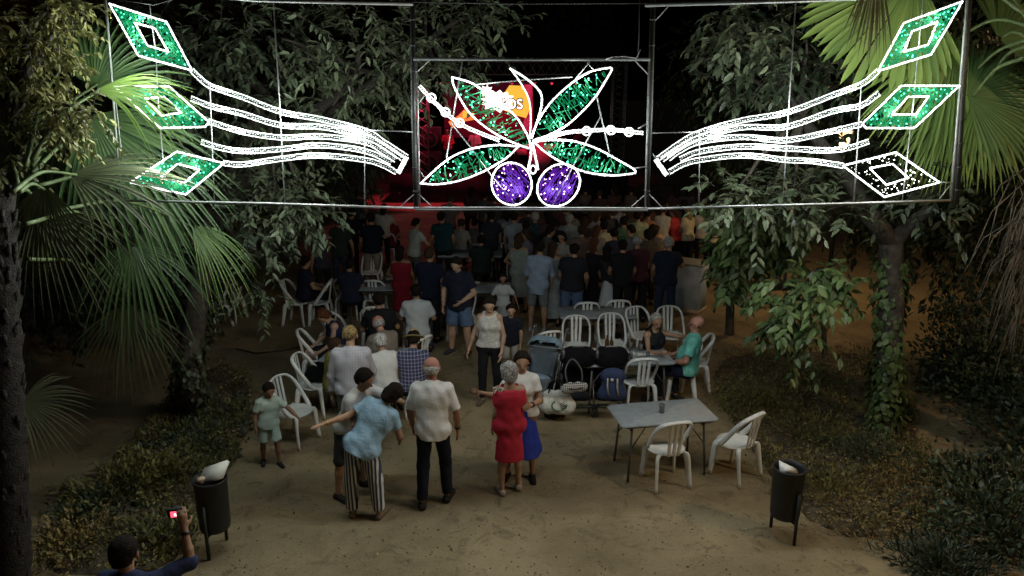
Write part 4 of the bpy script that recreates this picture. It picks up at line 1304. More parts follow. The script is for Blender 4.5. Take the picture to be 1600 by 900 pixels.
for a in [('fine leaved green shrub behind the chairs at the edge of the right bed', 1180, 640, .55, .62, LEAF_C, 2600, .05, .9, gR),
          ('round green shrub at the back of the right bed', 1262, 605, .62, .62, LEAF_C, 2800, .05, .9, gR),
          ('low green shrub between the near chair and the ivy clad trunk', 1262, 690, .60, .48, LEAF_C, 2600, .05, .9, gR),
          ('dark green shrub at the foot of the ivy clad trunk', 1350, 720, .55, .45, LEAF_D, 2200, .055, 1.0, gR),
          ('green shrub just behind the right hand litter bin', 1290, 775, .50, .42, LEAF_C, 2300, .05, .9, gR),
          ('dry yellowish flowering shrub at the front tip of the right bed', 1345, 812, .50, .36, LEAF_DRY, 2600, .038, 1.1, gR),
          ('dry pale flowering shrub at the right corner of the bed', 1435, 800, .55, .38, LEAF_DRY, 2800, .038, 1.1, gR),
          ('dry brown shrub below the ivy clad trunk', 1405, 755, .45, .36, LEAF_DRY, 2000, .04, 1.0, gR)]:
    shrub(*a)
for a in [('bushy dark shrub in the bottom right corner', 1560, 850, .62, .85, LEAF_D, 2400, .075, 1.1, 'shrubs at the right edge'),
          ('leafy shrub with pointed leaves above the bottom right corner', 1530, 770, .45, .75, LEAF_D, 1500, .08, 1.3, 'shrubs at the right edge'),
          ('grassy dark shrub at the bottom edge right of the path', 1470, 890, .40, .35, LEAF_D, 1500, .10, .35, 'shrubs at the right edge'),
          ('tall dark hedge shrub under the hanging dead fronds', 1560, 640, .8, 1.6, LEAF_D, 3600, .085, 1.1, 'shrubs at the right edge'),
          ('tall ivy shrub behind the ivy clad trunk on the right', 1500, 610, .7, 1.7, LEAF_D, 3600, .085, 1.2, 'shrubs at the right edge'),
          ('dark shrub mass at the far right edge of the side path', 1640, 720, .8, 1.3, LEAF_D, 2600, .085, 1.1, 'shrubs at the right edge')]:
    shrub(*a)
for a in [('yellowish leafy plant in the middle of the left bed', 205, 770, .55, .55, LEAF_C, 1700, .075, .8, gL),
          ('olive leaved plant beside the left litter bin', 262, 748, .40, .50, LEAF_C, 1300, .075, .8, gL),
          ('low plant with dry leaves at the left front of the bed', 120, 850, .50, .36, LEAF_DRY, 1300, .06, 1.0, gL),
          ('low leafy plant in front of the photographer', 240, 850, .42, .30, LEAF_C, 1000, .07, .9, gL),
          ('dark ground plant behind the walking child', 335, 650, .60, .30, LEAF_D, 1800, .055, 1.0, gL),
          ('dark low plant near the left tree trunk', 300, 700, .60, .35, LEAF_D, 1800, .06, 1.0, gL),
          ('dark plant at the outer edge of the left bed', 160, 800, .45, .40, LEAF_D, 1100, .07, .9, gL)]:
    shrub(*a)
# leaf litter and clover on the beds and path edges
Pp = []
for poly, n in ((BED_R, 5200), (BED_L, 4200)):
    x0 = min(p[0] for p in poly)-.15; x1 = max(p[0] for p in poly)+.15; y0 = min(p[1] for p in poly)-.15; y1 = max(p[1] for p in poly)
    k = 0
    while k < n:
        x = random.uniform(x0, x1); y = random.uniform(y0, y1)
        if in_poly(x, y, poly):
            Pp.append((x, y, random.uniform(.03, .17))); k += 1
        elif random.random() < .06 and poly_dist(x, y, poly) < .3:
            Pp.append((x, y, random.uniform(.02, .05))); k += 1
for _ in range(380):
    p = P(random.uniform(330, 1400), random.uniform(560, 899)); Pp.append((p.x, p.y, .03))
Pp = np.array(Pp); n = len(Pp)
D = RNG.normal(size=(n, 3))*np.array([1, 1, .4]); N = RNG.normal(size=(n, 3))*.5 + np.array([0, 0, 1])
o = leaf_mesh('leaf_litter', Pp, D, N, RNG.uniform(.02, .055, n), np.full(n, 1.2), LEAF_DRY, None, True)
o['kind'] = 'stuff'
for i in range(1):
    n = 9000; PB = []
    while len(PB) < n:
        poly = BED_R if random.random() < .6 else BED_L
        p = poly[random.randrange(len(poly))]; q = poly[random.randrange(len(poly))]; r_ = poly[random.randrange(len(poly))]
        a, b, c = np.random.dirichlet((1, 1, 1)); x = a*p[0]+b*q[0]+c*r_[0]; y = a*p[1]+b*q[1]+c*r_[1]
        if in_poly(x, y, poly) and mnoise.noise(Vector((x*1.6, y*1.6, 9))) > -.15: PB.append((x, y, random.uniform(.05, .16)))
    PB = np.array(PB); D = RNG.normal(size=(n, 3))*.5 + np.array([0, 0, 1]); N = RNG.normal(size=(n, 3)) + np.array([0, -1, .5])
    o = leaf_mesh('ground_cover', PB, D, N, RNG.uniform(.03, .09, n), np.full(n, .8), LEAF_C, None, True)
    o['kind'] = 'stuff'
# pebbles and grit on the path
m = MB()
for _ in range(1500):
    p = P(random.uniform(300, 1350), random.uniform(520, 899)); r = random.uniform(.004, .014)
    m.beads([(p.x, p.y, hgt(p.x, p.y)+r*.3)], r)
o = m.build('gravel', mat('pebble', (.28, .23, .16), .9, .3, 3), kind='stuff')
# ------------------------------------------------------------------ chairs
def make_chair():
    t = thing('plastic_chair', '', 'chair', (0, 0, 0))
    m = MB()
    rings = [(0.0, .425, 0), (.09, .428, 0), (.165, .440, 0), (.205, .452, 0), (.218, .446, 0), (.214, .428, 0), (.17, .418, 0), (0.0, .405, 0)]
    V = []; n = 28
    for r, z, _ in rings:
        for j in range(n):
            a = 2*math.pi*j/n
            k = 1.0 if math.sin(a) > 0 else .93
            V.append((r*math.cos(a)*1.02, r*math.sin(a)*k*1.02+.01, z + (.008*max(0, -math.sin(a)) if r > .15 else 0)))
    m.add(V, [(i*n+j, i*n+(j+1) % n, (i+1)*n+(j+1) % n, (i+1)*n+j) for i in range(len(rings)-1) for j in range(n)])
    m.build('seat', WHITE_PLASTIC, t, smooth=True)
    m = MB()
    path = [(-.19, .085, .435), (-.215, .03, .50), (-.222, -.07, .64), (-.215, -.155, .76), (-.165, -.225, .845), (-.08, -.25, .872), (0, -.255, .878), (.08, -.25, .872), (.165, -.225, .845), (.215, -.155, .76), (.222, -.07, .64), (.215, .03, .50), (.19, .085, .435)]
    c = bez(path, 48); k = len(c)
    rs = [.026 - .006*math.sin(math.pi*i/(k-1)) for i in range(k)]
    m.tube(c, rs, n=8, flat=(1.35, .8), up=(0, 1, .35))
    m.build('back_frame', WHITE_PLASTIC, t, smooth=True)
    for x in (-.068, 0, .068):
        m = MB(); m.tube(bez([(x*.85, -.185, .430), (x*.95, -.205, .58), (x, -.235, .75), (x, -.252, .874)], 9), .021, n=6, flat=(.42, 1.1), up=(0, 1, .2))
        m.build('slat', WHITE_PLASTIC, t, smooth=True)
    for sx in (-1, 1):
        for y0, y1, tp in ((.145, .195, .44), (-.150, -.235, .44)):
            m = MB(); m.tube(bez([(sx*.150, y0*.88, .432), (sx*.182, y0*1.08, .40), (sx*.197, (y0+y1)/2, .22), (sx*.212, y1, .0)], 9), [.034, .037, .037, .036, .034, .032, .030, .028, .026, .025], n=6, flat=(1.25, .62), up=(sx*.6, 1 if y0 > 0 else -1, 0))
            m.build('leg', WHITE_PLASTIC, t, smooth=True)
    return t
chair0 = make_chair(); chair_used = [False]
def chair(px, py, rz, label, tilt=0):
    o = chair0 if not chair_used[0] else copy_tree(chair0)
    chair_used[0] = True
    b = P(px, py); o.location = (b.x, b.y, hgt(b.x, b.y)*.5); o.rotation_euler = (0, 0, math.radians(rz))
    tag(o, label, 'chair', 'white plastic chairs')
    return o
for a in [(1038, 752, 14, 'white plastic chair seen from behind in front of the near grey table'),
          (1146, 742, 38, 'white plastic chair standing alone between the near table and the right litter bin'),
          (465, 690, -112, 'white plastic chair beside the walking child in pale green'),
          (494, 644, -95, 'white plastic chair with a black bag on its seat behind the plaid shirted man'),
          (497, 598, -80, 'white plastic chair turned to the right at the left end of the seated group'),
          (527, 556, -20, 'white plastic chair behind the head of the standing plaid shirted man'),
          (586, 548, 14, 'white plastic chair under the guest with lettering on a black T-shirt'),
          (652, 548, 0, 'white plastic chair of the seated man in a white shirt, seen from behind'),
          (466, 505, -95, 'white plastic chair at the far left facing right'),
          (502, 505, 95, 'white plastic chair facing left opposite the far left chair'),
          (544, 497, 5, 'white plastic chair behind the bowed woman with reddish hair'),
          (582, 455, 175, 'white plastic chair on the far side of the table in front of the khaki trousers'),
          (588, 500, 0, 'white plastic chair beside the red topped woman at the dark table'),
          (607, 413, 0, 'white plastic chair of the guest in a red shirt near the pink lit ground'),
          (628, 642, 62, 'white plastic chair of the white haired woman in a white T-shirt'),
          (648, 606, 58, 'white plastic chair standing just behind the white haired woman'),
          (722, 530, 160, 'white plastic chair behind the legs of the man in denim shorts'),
          (785, 430, -20, 'white plastic chair of the seated guest near the middle of the crowd'),
          (850, 592, 20, 'white plastic chair behind the light blue pushchair'),
          (899, 580, 176, 'white plastic chair at the left of the far side of the littered table'),
          (955, 576, 184, 'white plastic chair in the middle of the far side of the littered table'),
          (1000, 562, 205, 'white plastic chair turned askew beside the grey haired woman at the littered table'),
          (914, 540, 0, 'white plastic chair with its back to the camera at the left of the back table'),
          (962, 536, 0, 'white plastic chair with its back to the camera at the right of the back table'),
          (1046, 562, 185, 'white plastic chair behind the raised arms of the seated woman'),
          (996, 640, 6, 'white plastic chair between the navy rucksack and the near grey table'),
          (1062, 624, 78, 'white plastic chair facing left just in front of the man in turquoise'),
          (1082, 608, 82, 'white plastic chair under the seated man in turquoise'),
          (338, 512, 150, 'white plastic chair standing alone in the dark under the left tree'),
          (362, 500, 170, 'dim white plastic chair just behind the lone chair under the left tree')]:
    chair(*a)

# ------------------------------------------------------------------ folding tables
def table(c, rz, label, L=1.22, W=.62, group='grey folding tables', topm=GREY_TOP):
    t = thing('folding_table', label, 'table', (c[0], c[1], 0), math.radians(rz), group)
    m = MB(); m.rbox((0, 0, .722), (L, W, .044), .035); m.build('table_top', topm, t)
    m = MB(); m.box((0, W/2-.06, .690), (L-.16, .025, .022)); m.box((0, -W/2+.06, .690), (L-.16, .025, .022)); m.build('rail', TABLE_LEG, t)
    for sx in (-1, 1):
        for sy in (-1, 1):
            m = MB(); m.tube([(sx*(L/2-.16), sy*(W/2-.09), .70), (sx*(L/2-.12), sy*(W/2-.05), .02)], .0135, n=8); m.build('leg', TABLE_LEG, t, smooth=True)
            m = MB(); m.lathe([(0, 0), (.017, 0), (.016, .03), (0, .03)], 8, (sx*(L/2-.12), sy*(W/2-.05), 0)); m.build('foot_cap', DARK_STEEL, t)
        m = MB(); m.tube([(sx*(L/2-.155), -W/2+.085, .62), (sx*(L/2-.155), W/2-.085, .62)], .010, n=6)
        m.tube([(sx*(L/2-.145), -W/2+.07, .40), (sx*(L/2-.36), -W/2+.12, .695)], .008, n=5); m.tube([(sx*(L/2-.145), W/2-.07, .40), (sx*(L/2-.36), W/2-.12, .695)], .008, n=5)
        m.build('brace', TABLE_LEG, t)
    return t
def tabpos(px, py): return P(px, py, .74)
q0 = tabpos(1034, 643)
table(q0, 10, 'near grey folding table with a single glass on top', 1.20, .62)
q1 = tabpos(975, 556); table(q1, 5, 'grey folding table littered with cups and napkins behind the dark pushchairs', 1.35, .70)
q2 = tabpos(932, 487); table(q2, 1, 'empty grey folding table at the back behind the pairs of chairs', 1.30, .70)
q3 = tabpos(572, 553); table(q3, -8, 'grey folding table in the middle of the seated group on the left', 1.22, .70)
q4 = tabpos(600, 445); table(q4, 0, 'dark folding table with glasses in front of the man in khaki trousers', 1.5, .75)
q5 = tabpos(742, 448); table(q5, 0, 'folding table in the middle of the crowd below the pink lit ground', 1.4, .75)
q6 = tabpos(735, 395); table(q6, 0, 'far folding table with a bright white plate on it', 1.5, .75)

GLASS = mat('clear_glass', (.75, .78, .78), .08, .02, 3); GLASS.node_tree.nodes['Principled BSDF'].inputs['Transmission Weight'].default_value = .85
BOTTLE = mat('brown_bottle_glass', (.10, .05, .02), .1, .05, 3)
PAPER = mat('white_paper', (.72, .70, .66), .8, .08, 12)
def cup(px, py, label, r=.033, h=.10, m=GLASS, z=.745):
    b = P(px, py, z); t = MB()
    t.lathe([(0, .002), (r*.8, .002), (r, h), (r*.92, h), (r*.74, .012), (0, .012)], 14)
    o = t.build('glass', m, None, True); o.location = b
    return tag(o, label, 'glass', 'glasses on the tables')
def bottle(px, py, label, z=.745, m=BOTTLE):
    b = P(px, py, z); t = MB()
    t.lathe([(0, .0), (.031, .002), (.032, .14), (.028, .165), (.013, .195), (.0125, .235), (.014, .24), (0, .241)], 12)
    o = t.build('bottle', m, None, True); o.location = b
    return tag(o, label, 'bottle', 'bottles on the tables')
def napkin(px, py, label, z=.748, s=.14):
    b = P(px, py, z); g = 7; V = []; 
    for j in range(g):
        for i in range(g): V.append(((i/(g-1)-.5)*s*random.uniform(.8, 1.1), (j/(g-1)-.5)*s*random.uniform(.8, 1.1), random.uniform(0, .03)))
    o = npmesh('napkin', V, [np.array([(j*g+i, j*g+i+1, (j+1)*g+i+1, (j+1)*g+i) for j in range(g-1) for i in range(g-1)])], PAPER); o.location = b
    return tag(o, label, 'napkin', 'crumpled napkins on the littered table')
cup(1034, 645, 'single glass standing on the near grey table', .036, .11)
for a in [(1001, 548, 'glass beside the napkins on the littered table'), (1012, 560, 'glass near the front edge of the littered table'), (985, 545, 'glass behind the crumpled napkins at the table middle'), (925, 556, 'glass at the left end of the littered table'), (600, 440, 'glass on the dark table by the khaki trousers'), (573, 447, 'glass at the left of the dark table')]: cup(*a)
for a in [(948, 548, 'brown bottle on the littered table, left of a pair'), (955, 550, 'brown bottle on the littered table, right of a pair'), (583, 448, 'bottle on the dark table near the far chair'), (733, 440, 'bottle on the table in the middle of the crowd')]: bottle(*a)
for a in [(930, 548, 'crumpled napkin at the left of the littered table'), (985, 553, 'crumpled napkin at the middle of the littered table'), (1003, 556, 'crumpled napkin near the woman with raised arms')]: napkin(*a)
def plate_(px, py, label, r=.11, em=None):
    b = P(px, py, .746); t = MB(); t.lathe([(0, .006), (r*.6, .006), (r, .02), (r, .024), (r*.6, .012), (0, .012)], 18)
    o = t.build('plate', em or PAPER, None, True); o.location = b; tag(o, label, 'plate', 'plates on the tables')
plate_(746, 383, 'bright white plate on the far table in the crowd', .16); plate_(1020, 553, 'white plate in front of the seated man in turquoise'); plate_(606, 437, 'small plate on the dark table by the khaki trousers'); plate_(742, 443, 'plate on the table in the middle of the crowd')
plate_(556, 553, 'plate on the table of the seated group on the left'); cup(590, 556, 'glass on the table of the seated group on the left')

# ------------------------------------------------------------------ litter bins
BINM = mat('black_bin_plastic', (.016, .017, .019), .55, .2, 10)
def bin_(px, py, rz, label):
    b = P(px, py); t = thing('litter_bin', label, 'litter bin', b, math.radians(rz), 'black litter bins')
    m = MB(); m.lathe([(0, .27), (.165, .27), (.175, .30), (.188, .83), (.195, .835), (.195, .86), (.182, .86), (.178, .80), (.165, .32), (0, .31)], 28); m.build('drum', BINM, t, smooth=False)
    for sy in (-1, 1):
        m = MB(); m.tube([(0, sy*.205, 0), (0, sy*.205, .62)], .021, n=8); m.tube([(0, sy*.205, .60), (0, sy*.17, .60)], .012, n=6); m.build('post', DARK_STEEL, t, smooth=True)
    m = MB(); m.tube([(0, -.2, .255), (0, .2, .255)], .016, n=6); m.build('cross_bar', DARK_STEEL, t)
    t.scale = (.84, .84, .93)
    return b
b1 = bin_(341, 858, -8, 'black litter bin on two legs with a cardboard box, left of the path')
b2 = bin_(1222, 838, 22, 'black litter bin on two legs with a paper scrap, right of the path')
m = MB(); R_ = Euler((math.radians(28), math.radians(-24), math.radians(-14))).to_matrix().to_4x4()
m.box((0, 0, .02), (.30, .19, .035), R_)
o = m.build('cardboard_box', mat('pale_cardboard', (.62, .60, .54), .8, .08, 8)); o.location = (b1.x+.045, b1.y-.0, .835); tag(o, 'flat pale cardboard box tilted out of the left litter bin', 'box')
m = MB(); m.box((0, 0, 0), (.07, .06, .05), R_); o = m.build('food_wrapper', mat('food_wrapper_print', (.50, .38, .26), .7, .5, 30)); o.location = (b1.x-.07, b1.y-.05, .80); tag(o, 'crumpled food wrapper beside the cardboard in the left bin', 'wrapper')
m = MB(); m.add([(-.10, -.05, 0), (.08, -.06, .01), (.09, .02, .02), (-.08, .06, .09), (0, 0, .06)], tris=[(0, 1, 4), (1, 2, 4), (2, 3, 4), (3, 0, 4), (1, 0, 2), (0, 3, 2)])
o = m.build('paper_scrap', PAPER); o.location = (b2.x-.02, b2.y-.02, .76); tag(o, 'folded white paper lying in the right litter bin', 'paper')

# ------------------------------------------------------------------ grey counter and things by it
cb_ = P(1091, 492)
t = thing('counter_box', 'plain grey counter box behind the seated man in turquoise', 'counter', (cb_.x, cb_.y, 0), math.radians(-32))
GREYP = mat('grey_board', (.34, .42, .52), .7, .12, 4)
m = MB(); m.box((-.40, .26, .5), (.80, .50, 1.0)); m.build('body', GREYP, t)
m = MB(); m.rbox((-.40, .26, 1.02), (.86, .56, .04), .015); m.build('counter_top', mat('counter_top_board', (.30, .30, .28), .6, .1, 6), t)
m = MB(); m.box((-.40, .26, .04), (.83, .53, .08)); m.build('plinth', mat('pale_wood', (.45, .36, .22), .7, .2, 10), t)
pb = P(1205, 452)
t = thing('trestle_bench', 'dark trestle bench under the poles right of the young tree', 'bench', (pb.x, pb.y, 0), math.radians(8))
m = MB(); m.rbox((0, 0, .70), (1.5, .6, .04), .02); m.build('bench_top', BLACK, t)
for sx in (-1, 1):
    m = MB(); m.tube([(sx*.6, -.22, 0), (sx*.55, 0, .69), (sx*.6, .22, 0)], .02, n=6); m.build('leg', DARK_STEEL, t)
for k in range(5):
    m = MB(); m.tube([(-.55, 0, 0), (.55, .1, .03)], .016, n=6); o = m.build('metal_pole', STEEL); o.location = (pb.x+random.uniform(-.1, .1), pb.y-.2+.09*k, .745+.005*k); o.rotation_euler = (0, 0, random.uniform(.0, .2))
    tag(o, ('nearest', 'second nearest', 'middle', 'second farthest', 'farthest')[k] + ' of five bare metal poles lying on the dark trestle bench', 'pole', 'metal poles on the trestle bench')
pp = P(1226, 440); t = MB(); t.tube([(0, 0, 0), (0, 0, 1.9)], .04, n=8); o = t.build('fence_post', STEEL); o.location = pp; tag(o, 'pale upright post beyond the trestle bench on the right', 'post')
t = MB(); t.tube([P(370, 545, .02), P(400, 552, .02), P(440, 548, .02), P(478, 540, .02)], .012, n=5); tag(t.build('ground_cable', DARK_STEEL), 'black cable lying on the dark ground left of the chairs', 'cable')

# ------------------------------------------------------------------ pushchairs and bags
TYRE = mat('black_tyre', (.045, .045, .045), .8, .1, 10); RIMM = mat('grey_plastic_rim', (.30, .30, .30), .5, .1, 10)
def pushchair(c, rz, label, fab, hoodm, twin=False, framem=None, group='pushchairs'):
    t = thing('pushchair', label, 'pushchair', (c[0], c[1], 0), math.radians(rz), group)
    framem = framem or mat('pushchair_tube', (.16, .16, .165), .35, .1, 10, metal=.5)
    hw = .46 if twin else .25
    m = MB()
    for sx in ((-1, 0, 1) if twin else (-1, 1)):
        m.tube(bez([(sx*hw, .38, .10), (sx*hw, .10, .42), (sx*hw, -.30, .86), (sx*hw, -.44, 1.02)], 12), .013, n=6)
        m.tube([(sx*hw, -.36, .10), (sx*hw, -.02, .52)], .012, n=6)
        m.tube(bez([(sx*hw, -.44, 1.02), (sx*hw-.0, -.50, 1.04), (sx*hw, -.53, 1.00), (sx*hw, -.52, .93)], 8), .019, n=7)
    m.tube([(-hw, .38, .12), (hw, .38, .12)], .011, n=6); m.tube([(-hw, -.34, .14), (hw, -.34, .14)], .011, n=6)
    m.build('frame', framem, t, smooth=True)
    for sx in ((-1, 0, 1) if twin else (-1, 1)):
        for y in (.40, -.38):
            for d in (-.03, .03):
                w = MB(); x = sx*hw + d
                pr = [(.035, -.012), (.072, -.015), (.088, -.010), (.092, 0), (.088, .010), (.072, .015), (.035, .012)]
                n = 18; V = [(x+z, y+r*math.cos(2*math.pi*j/n), .092+r*math.sin(2*math.pi*j/n)) for r, z in pr for j in range(n)]
                w.add(V, [(i*n+j, i*n+(j+1) % n, (i+1)*n+(j+1) % n, (i+1)*n+j) for i in range(len(pr)-1) for j in range(n)])
                wo = w.build('wheel', TYRE, t, smooth=True)
                w = MB(); w.tube([(x-.014, y, .092), (x+.014, y, .092)], .04, n=10); w.build('hub', RIMM, wo)
    seats = [(-.23, .215), (.23, .215)] if twin else [(0, .225)]
    for cx, wd in seats:
        wd *= .88
        if not twin:
            S = Sdf(); S.cone((cx-.09, .16, .46), (cx+.09, .16, .46), .10, .10, .05, ((0, 0, 1), .7)); S.cone((cx-.08, .34, .26), (cx+.08, .34, .26), .09, .09, .12)
            V, Q = S.mesh(.016, .006, 8); npmesh('foot_cover', V, [Q], hoodm, t, True)
        S = Sdf()
        for k in np.linspace(-1, 1, 5):
            S.cone((cx+k*wd*.8, -.24, .86), (cx+k*wd*.8, -.05, .42), .035, .04, .08)
            S.cone((cx+k*wd*.8, -.05, .42), (cx+k*wd*.8, .22, .45), .04, .035, .08)
            S.cone((cx+k*wd*.8, .22, .45), (cx+k*wd*.7, .34, .22), .032, .028, .06)
        for sd in (-1, 1): S.cone((cx+sd*wd*.95, -.18, .72), (cx+sd*wd*.95, .10, .52), .03, .03, .03)
        V, Q = S.mesh(.016, .004, 8); npmesh('seat', V, [Q], fab, t, True)
        S = Sdf(); S.cone((cx-wd*.5, -.20, .82), (cx+wd*.5, -.20, .82), .165, .165, .02)
        S.cone((cx-wd*.5, -.16, .80), (cx+wd*.5, -.16, .80), .150, .150, .005, None, None, True)
        V, Q = S.mesh(.015, .003, 8, [((0, -.2, .80), (0, .55, -1))]); npmesh('hood', V, [Q], hoodm, t, True)
        m = MB()
        for kk in (.35, 1.0, 1.6):
            m.tube([(cx+(wd*.5+.168)*math.sin(s), -.20+.170*math.cos(kk)*max(.25, math.cos(s)), .82+.170*math.sin(kk)*max(0, math.cos(s))) for s in np.linspace(-1.5, 1.5, 11)], .007, n=4)
        m.build('hood_piping', RIMM, t)
        S = Sdf(); S.cone((cx-wd*.7, -.20, .24), (cx+wd*.7, -.20, .24), .07, .07, .02); S.cone((cx-wd*.7, .12, .22), (cx+wd*.7, .12, .22), .06, .06, .10)
        V, Q = S.mesh(.02, .005, 8); npmesh('basket', V, [Q], cloth((.02, .02, .025)), t, True)
    return t
BLUEF = cloth((.20, .29, .36)); BLKF = cloth((.004, .004, .006))
pushchair(P(846, 652)+Vector((0, .45, 0)), 160, 'light blue pushchair with a raised hood beside the white tote bag', cloth((.10, .12, .14)), BLUEF)
pushchair(P(928, 650)+Vector((0, .35, 0)), 0, 'black twin pushchair with a navy rucksack hanging on it', BLKF, BLKF, True)
def blob(name, label, cat, c, rz, prims, m, wob=.004, res=.012, cuts=()):
    S = Sdf()
    for p in prims: S.cone(*p)
    V, Q = S.mesh(res, wob, 9, cuts); o = npmesh(name, V, [Q], m, None, True); o.location = c; o.rotation_euler = (0, 0, math.radians(rz))
    return tag(o, label, cat)
tb_ = at(870, 622, P(870, 655).y - .12)
o = blob('tote_bag', 'large white tote bag with a green ring print hanging between the pushchairs', 'bag', tb_, 0, [((-.16, 0, -.10), (.16, 0, -.12), .10, .10, .04, ((0, 1, 0), .8)), ((-.13, 0, .06), (.13, 0, .05), .06, .06, .06, ((0, 1, 0), .7)), ((-.05, 0, -.12), (.1, 0, -.13), .11, .11, .05, ((0, 1, 0), .8))], mat('white_canvas', (.62, .61, .55), .85, .1, 10, bump=.3, bscale=30), .008)
m = MB(); m.tube([(.03+.10*math.cos(a), -.098-.012*math.sin(a*2), -.07+.075*math.sin(a)) for a in np.linspace(2.2, 6.6, 16)], .010, n=5); m.build('green_ring', mat('green_print', (.07, .16, .10), .8), o)
for k in range(4):
    m = MB(); m.tube([(.02+.014*k, -.103, -.02-.026*k), (.055, -.108, -.035-.026*k), (.10+.008*k, -.10, -.012-.026*k)], .005, n=4); m.build('print_line', mat('dark_print', (.04, .05, .05), .8), o)
m = MB()
for y in (-.03, .03): m.tube(bez([(-.12, y, .09), (-.06, y, .22), (.04, y, .26), (.08, y, .10)], 12), .010, n=5)
m.build('strap', BLKF, o)
sb = at(898, 606, P(898, 650).y - .35)
PATT = striped('black_white_pattern', (.62, .60, .55), (.04, .04, .04), 38, 0, True, .85, .45)
o = blob('patterned_bag', 'small black and white patterned bag hanging from the twin pushchair handle', 'bag', sb, 8, [((-.11, 0, 0), (.11, 0, .01), .075, .07, .03, ((0, 1, 0), .7))], PATT, .005)
m = MB(); m.tube([(-.10, -.052, .012), (.0, -.058, .0), (.10, -.052, .02)], .006, n=4); m.build('zip', BLKF, o)
m = MB(); m.tube(bez([(-.1, 0, .06), (-.12, .06, .25), (-.02, .1, .38), (.09, .03, .25), (.1, 0, .07)], 14), .012, n=5); m.build('strap', cloth((.10, .10, .11)), o)
rb_ = at(957, 600, P(957, 650).y - .30)
o = blob('rucksack', 'navy rucksack with two pale straps hanging right on the twin pushchair', 'rucksack', rb_, -6, [((-.11, 0, -.14), (.11, 0, -.14), .09, .09, .04, ((0, 1, 0), .8)), ((-.09, 0, .12), (.09, 0, .12), .08, .08, .1, ((0, 1, 0), .8)), ((0, -.05, -.1), (0, -.05, -.06), .1, .09, .04, ((0, 1, 0), .6)), ((0, 0, -.1), (0, 0, .1), .13, .12, .06, ((0, 1, 0), .7))], cloth((.035, .05, .11)), .004)
for sx in (-.07, .06):
    m = MB(); m.tube([(sx, -.10, .12), (sx, -.122, .0), (sx+.02, -.122, -.12)], .012, n=5, flat=(.4, 1), up=(0, 1, 0)); m.build('strap', mat('pale_webbing', (.38, .36, .32), .8), o)
m = MB(); m.lathe([(.008, 0), (.022, 0), (.022, .008), (.008, .008)], 14); b_ = m.build('badge', mat('white_badge', (.6, .6, .6), .5), o); b_.location = (-.012, -.105, .10); b_.rotation_euler = (math.radians(90), 0, 0)
m = MB(); m.tube(bez([(-.04, .0, .19), (0, .04, .30), (.04, .0, .19)], 8), .010, n=5); m.build('top_loop', BLKF, o)
cbk = P(494, 640)
blob('black_bag', 'black bag slumped on a white chair behind the plaid shirted man', 'bag', (cbk.x+.06, cbk.y, .47), 0, [((-.1, 0, .06), (.12, 0, .05), .09, .08, .04), ((-.08, .02, .14), (.05, .02, .12), .06, .05, .05)], BLKF, .008)
# ------------------------------------------------------------------ people in front
R = math.radians
FINE = .0095
def pp(px, py): p = P(px, py); return p.x, p.y
NAVY = (.016, .020, .045); BLK = (.013, .013, .016); WHITE = (.70, .69, .66); DENIM = (.085, .14, .25)

def watch(i, sd=1, col=(.02, .02, .02)):
    sh, el, wr = i['arms'][sd]
    m = MB(); d = (wr-el).normalized(); a = wr - d*.035
    m.tube([a - d*.012, a + d*.012], .036*i['s'], n=12); m.build('watch', mat('watch_black', (.02, .02, .022), .3), i['root'], True)
x, y = pp(680, 786)
person('elderly man in a white polo shirt and dark trousers walking away along the path', x, y, R(-4), 1.74, 1.0, 'red', ('bald', 'white'),
       dict(c=(.82, .82, .80), sleeve=.88, wide=True, hem=-.09, loose=True, collar=True, name='polo_shirt'), dict(kind='trousers', c=(.014, .017, .028), wide=1.1),
       pose=dict(armL=((-.34, .05, -1), (.02, .42, -1)), armR=((.34, .0, -1), (.0, .30, -1)), legL=((-.05, -.10, -1), (-.03, -.16, -1)), legR=((.07, .16, -1), (.03, -.02, -1)), head=(8, 4), lean=(3, 0)), res=FINE, extras=lambda i: watch(i, 1))
x, y = pp(571, 808)
STR = striped('navy_white_stripe', (.55, .56, .54), (.035, .045, .075), 29, 0, False, .85, .46)
LBLUE = mat('light_blue_linen', (.27, .42, .54), .85, .14, 10, bump=.3, bscale=40)
person('woman in a light blue blouse and striped trousers dancing with one arm stretched out', x, y, R(-8), 1.62, 1.12, 'tan', ('bob', 'dark'),
       dict(mat=LBLUE, sleeve=.62, wide=True, hem=-.10, loose=True, name='blouse'), dict(kind='trousers', mat=STR, wide=1.25, len=1.9), shoes=(.16, .12, .08), female=True,
       pose=dict(lean=(20, 26), armL=((-.75, -.5, -.38), (-.8, -.62, -.12)), armR=((.26, .10, -1), (-.25, .75, -.6)), legL=((-.10, .0, -1), (-.05, -.02, -1)), legR=((.12, .02, -1), (.07, -.02, -1)), head=(12, -30), roll=14, palmL=(0, 0, -1), curl=.25), res=FINE,
       extras=lambda i: (lambda a, b: (lambda m: (m.tube([a, b], .034, n=12), m.build('bracelet', mat('gold_bracelet', (.5, .36, .1), .3, .1, 8, metal=.8), i['root'], True)))(MB()))(i['arms'][-1][2]-(i['arms'][-1][2]-i['arms'][-1][1]).normalized()*.03, i['arms'][-1][2]-(i['arms'][-1][2]-i['arms'][-1][1]).normalized()*.018))
x, y = pp(541, 786)
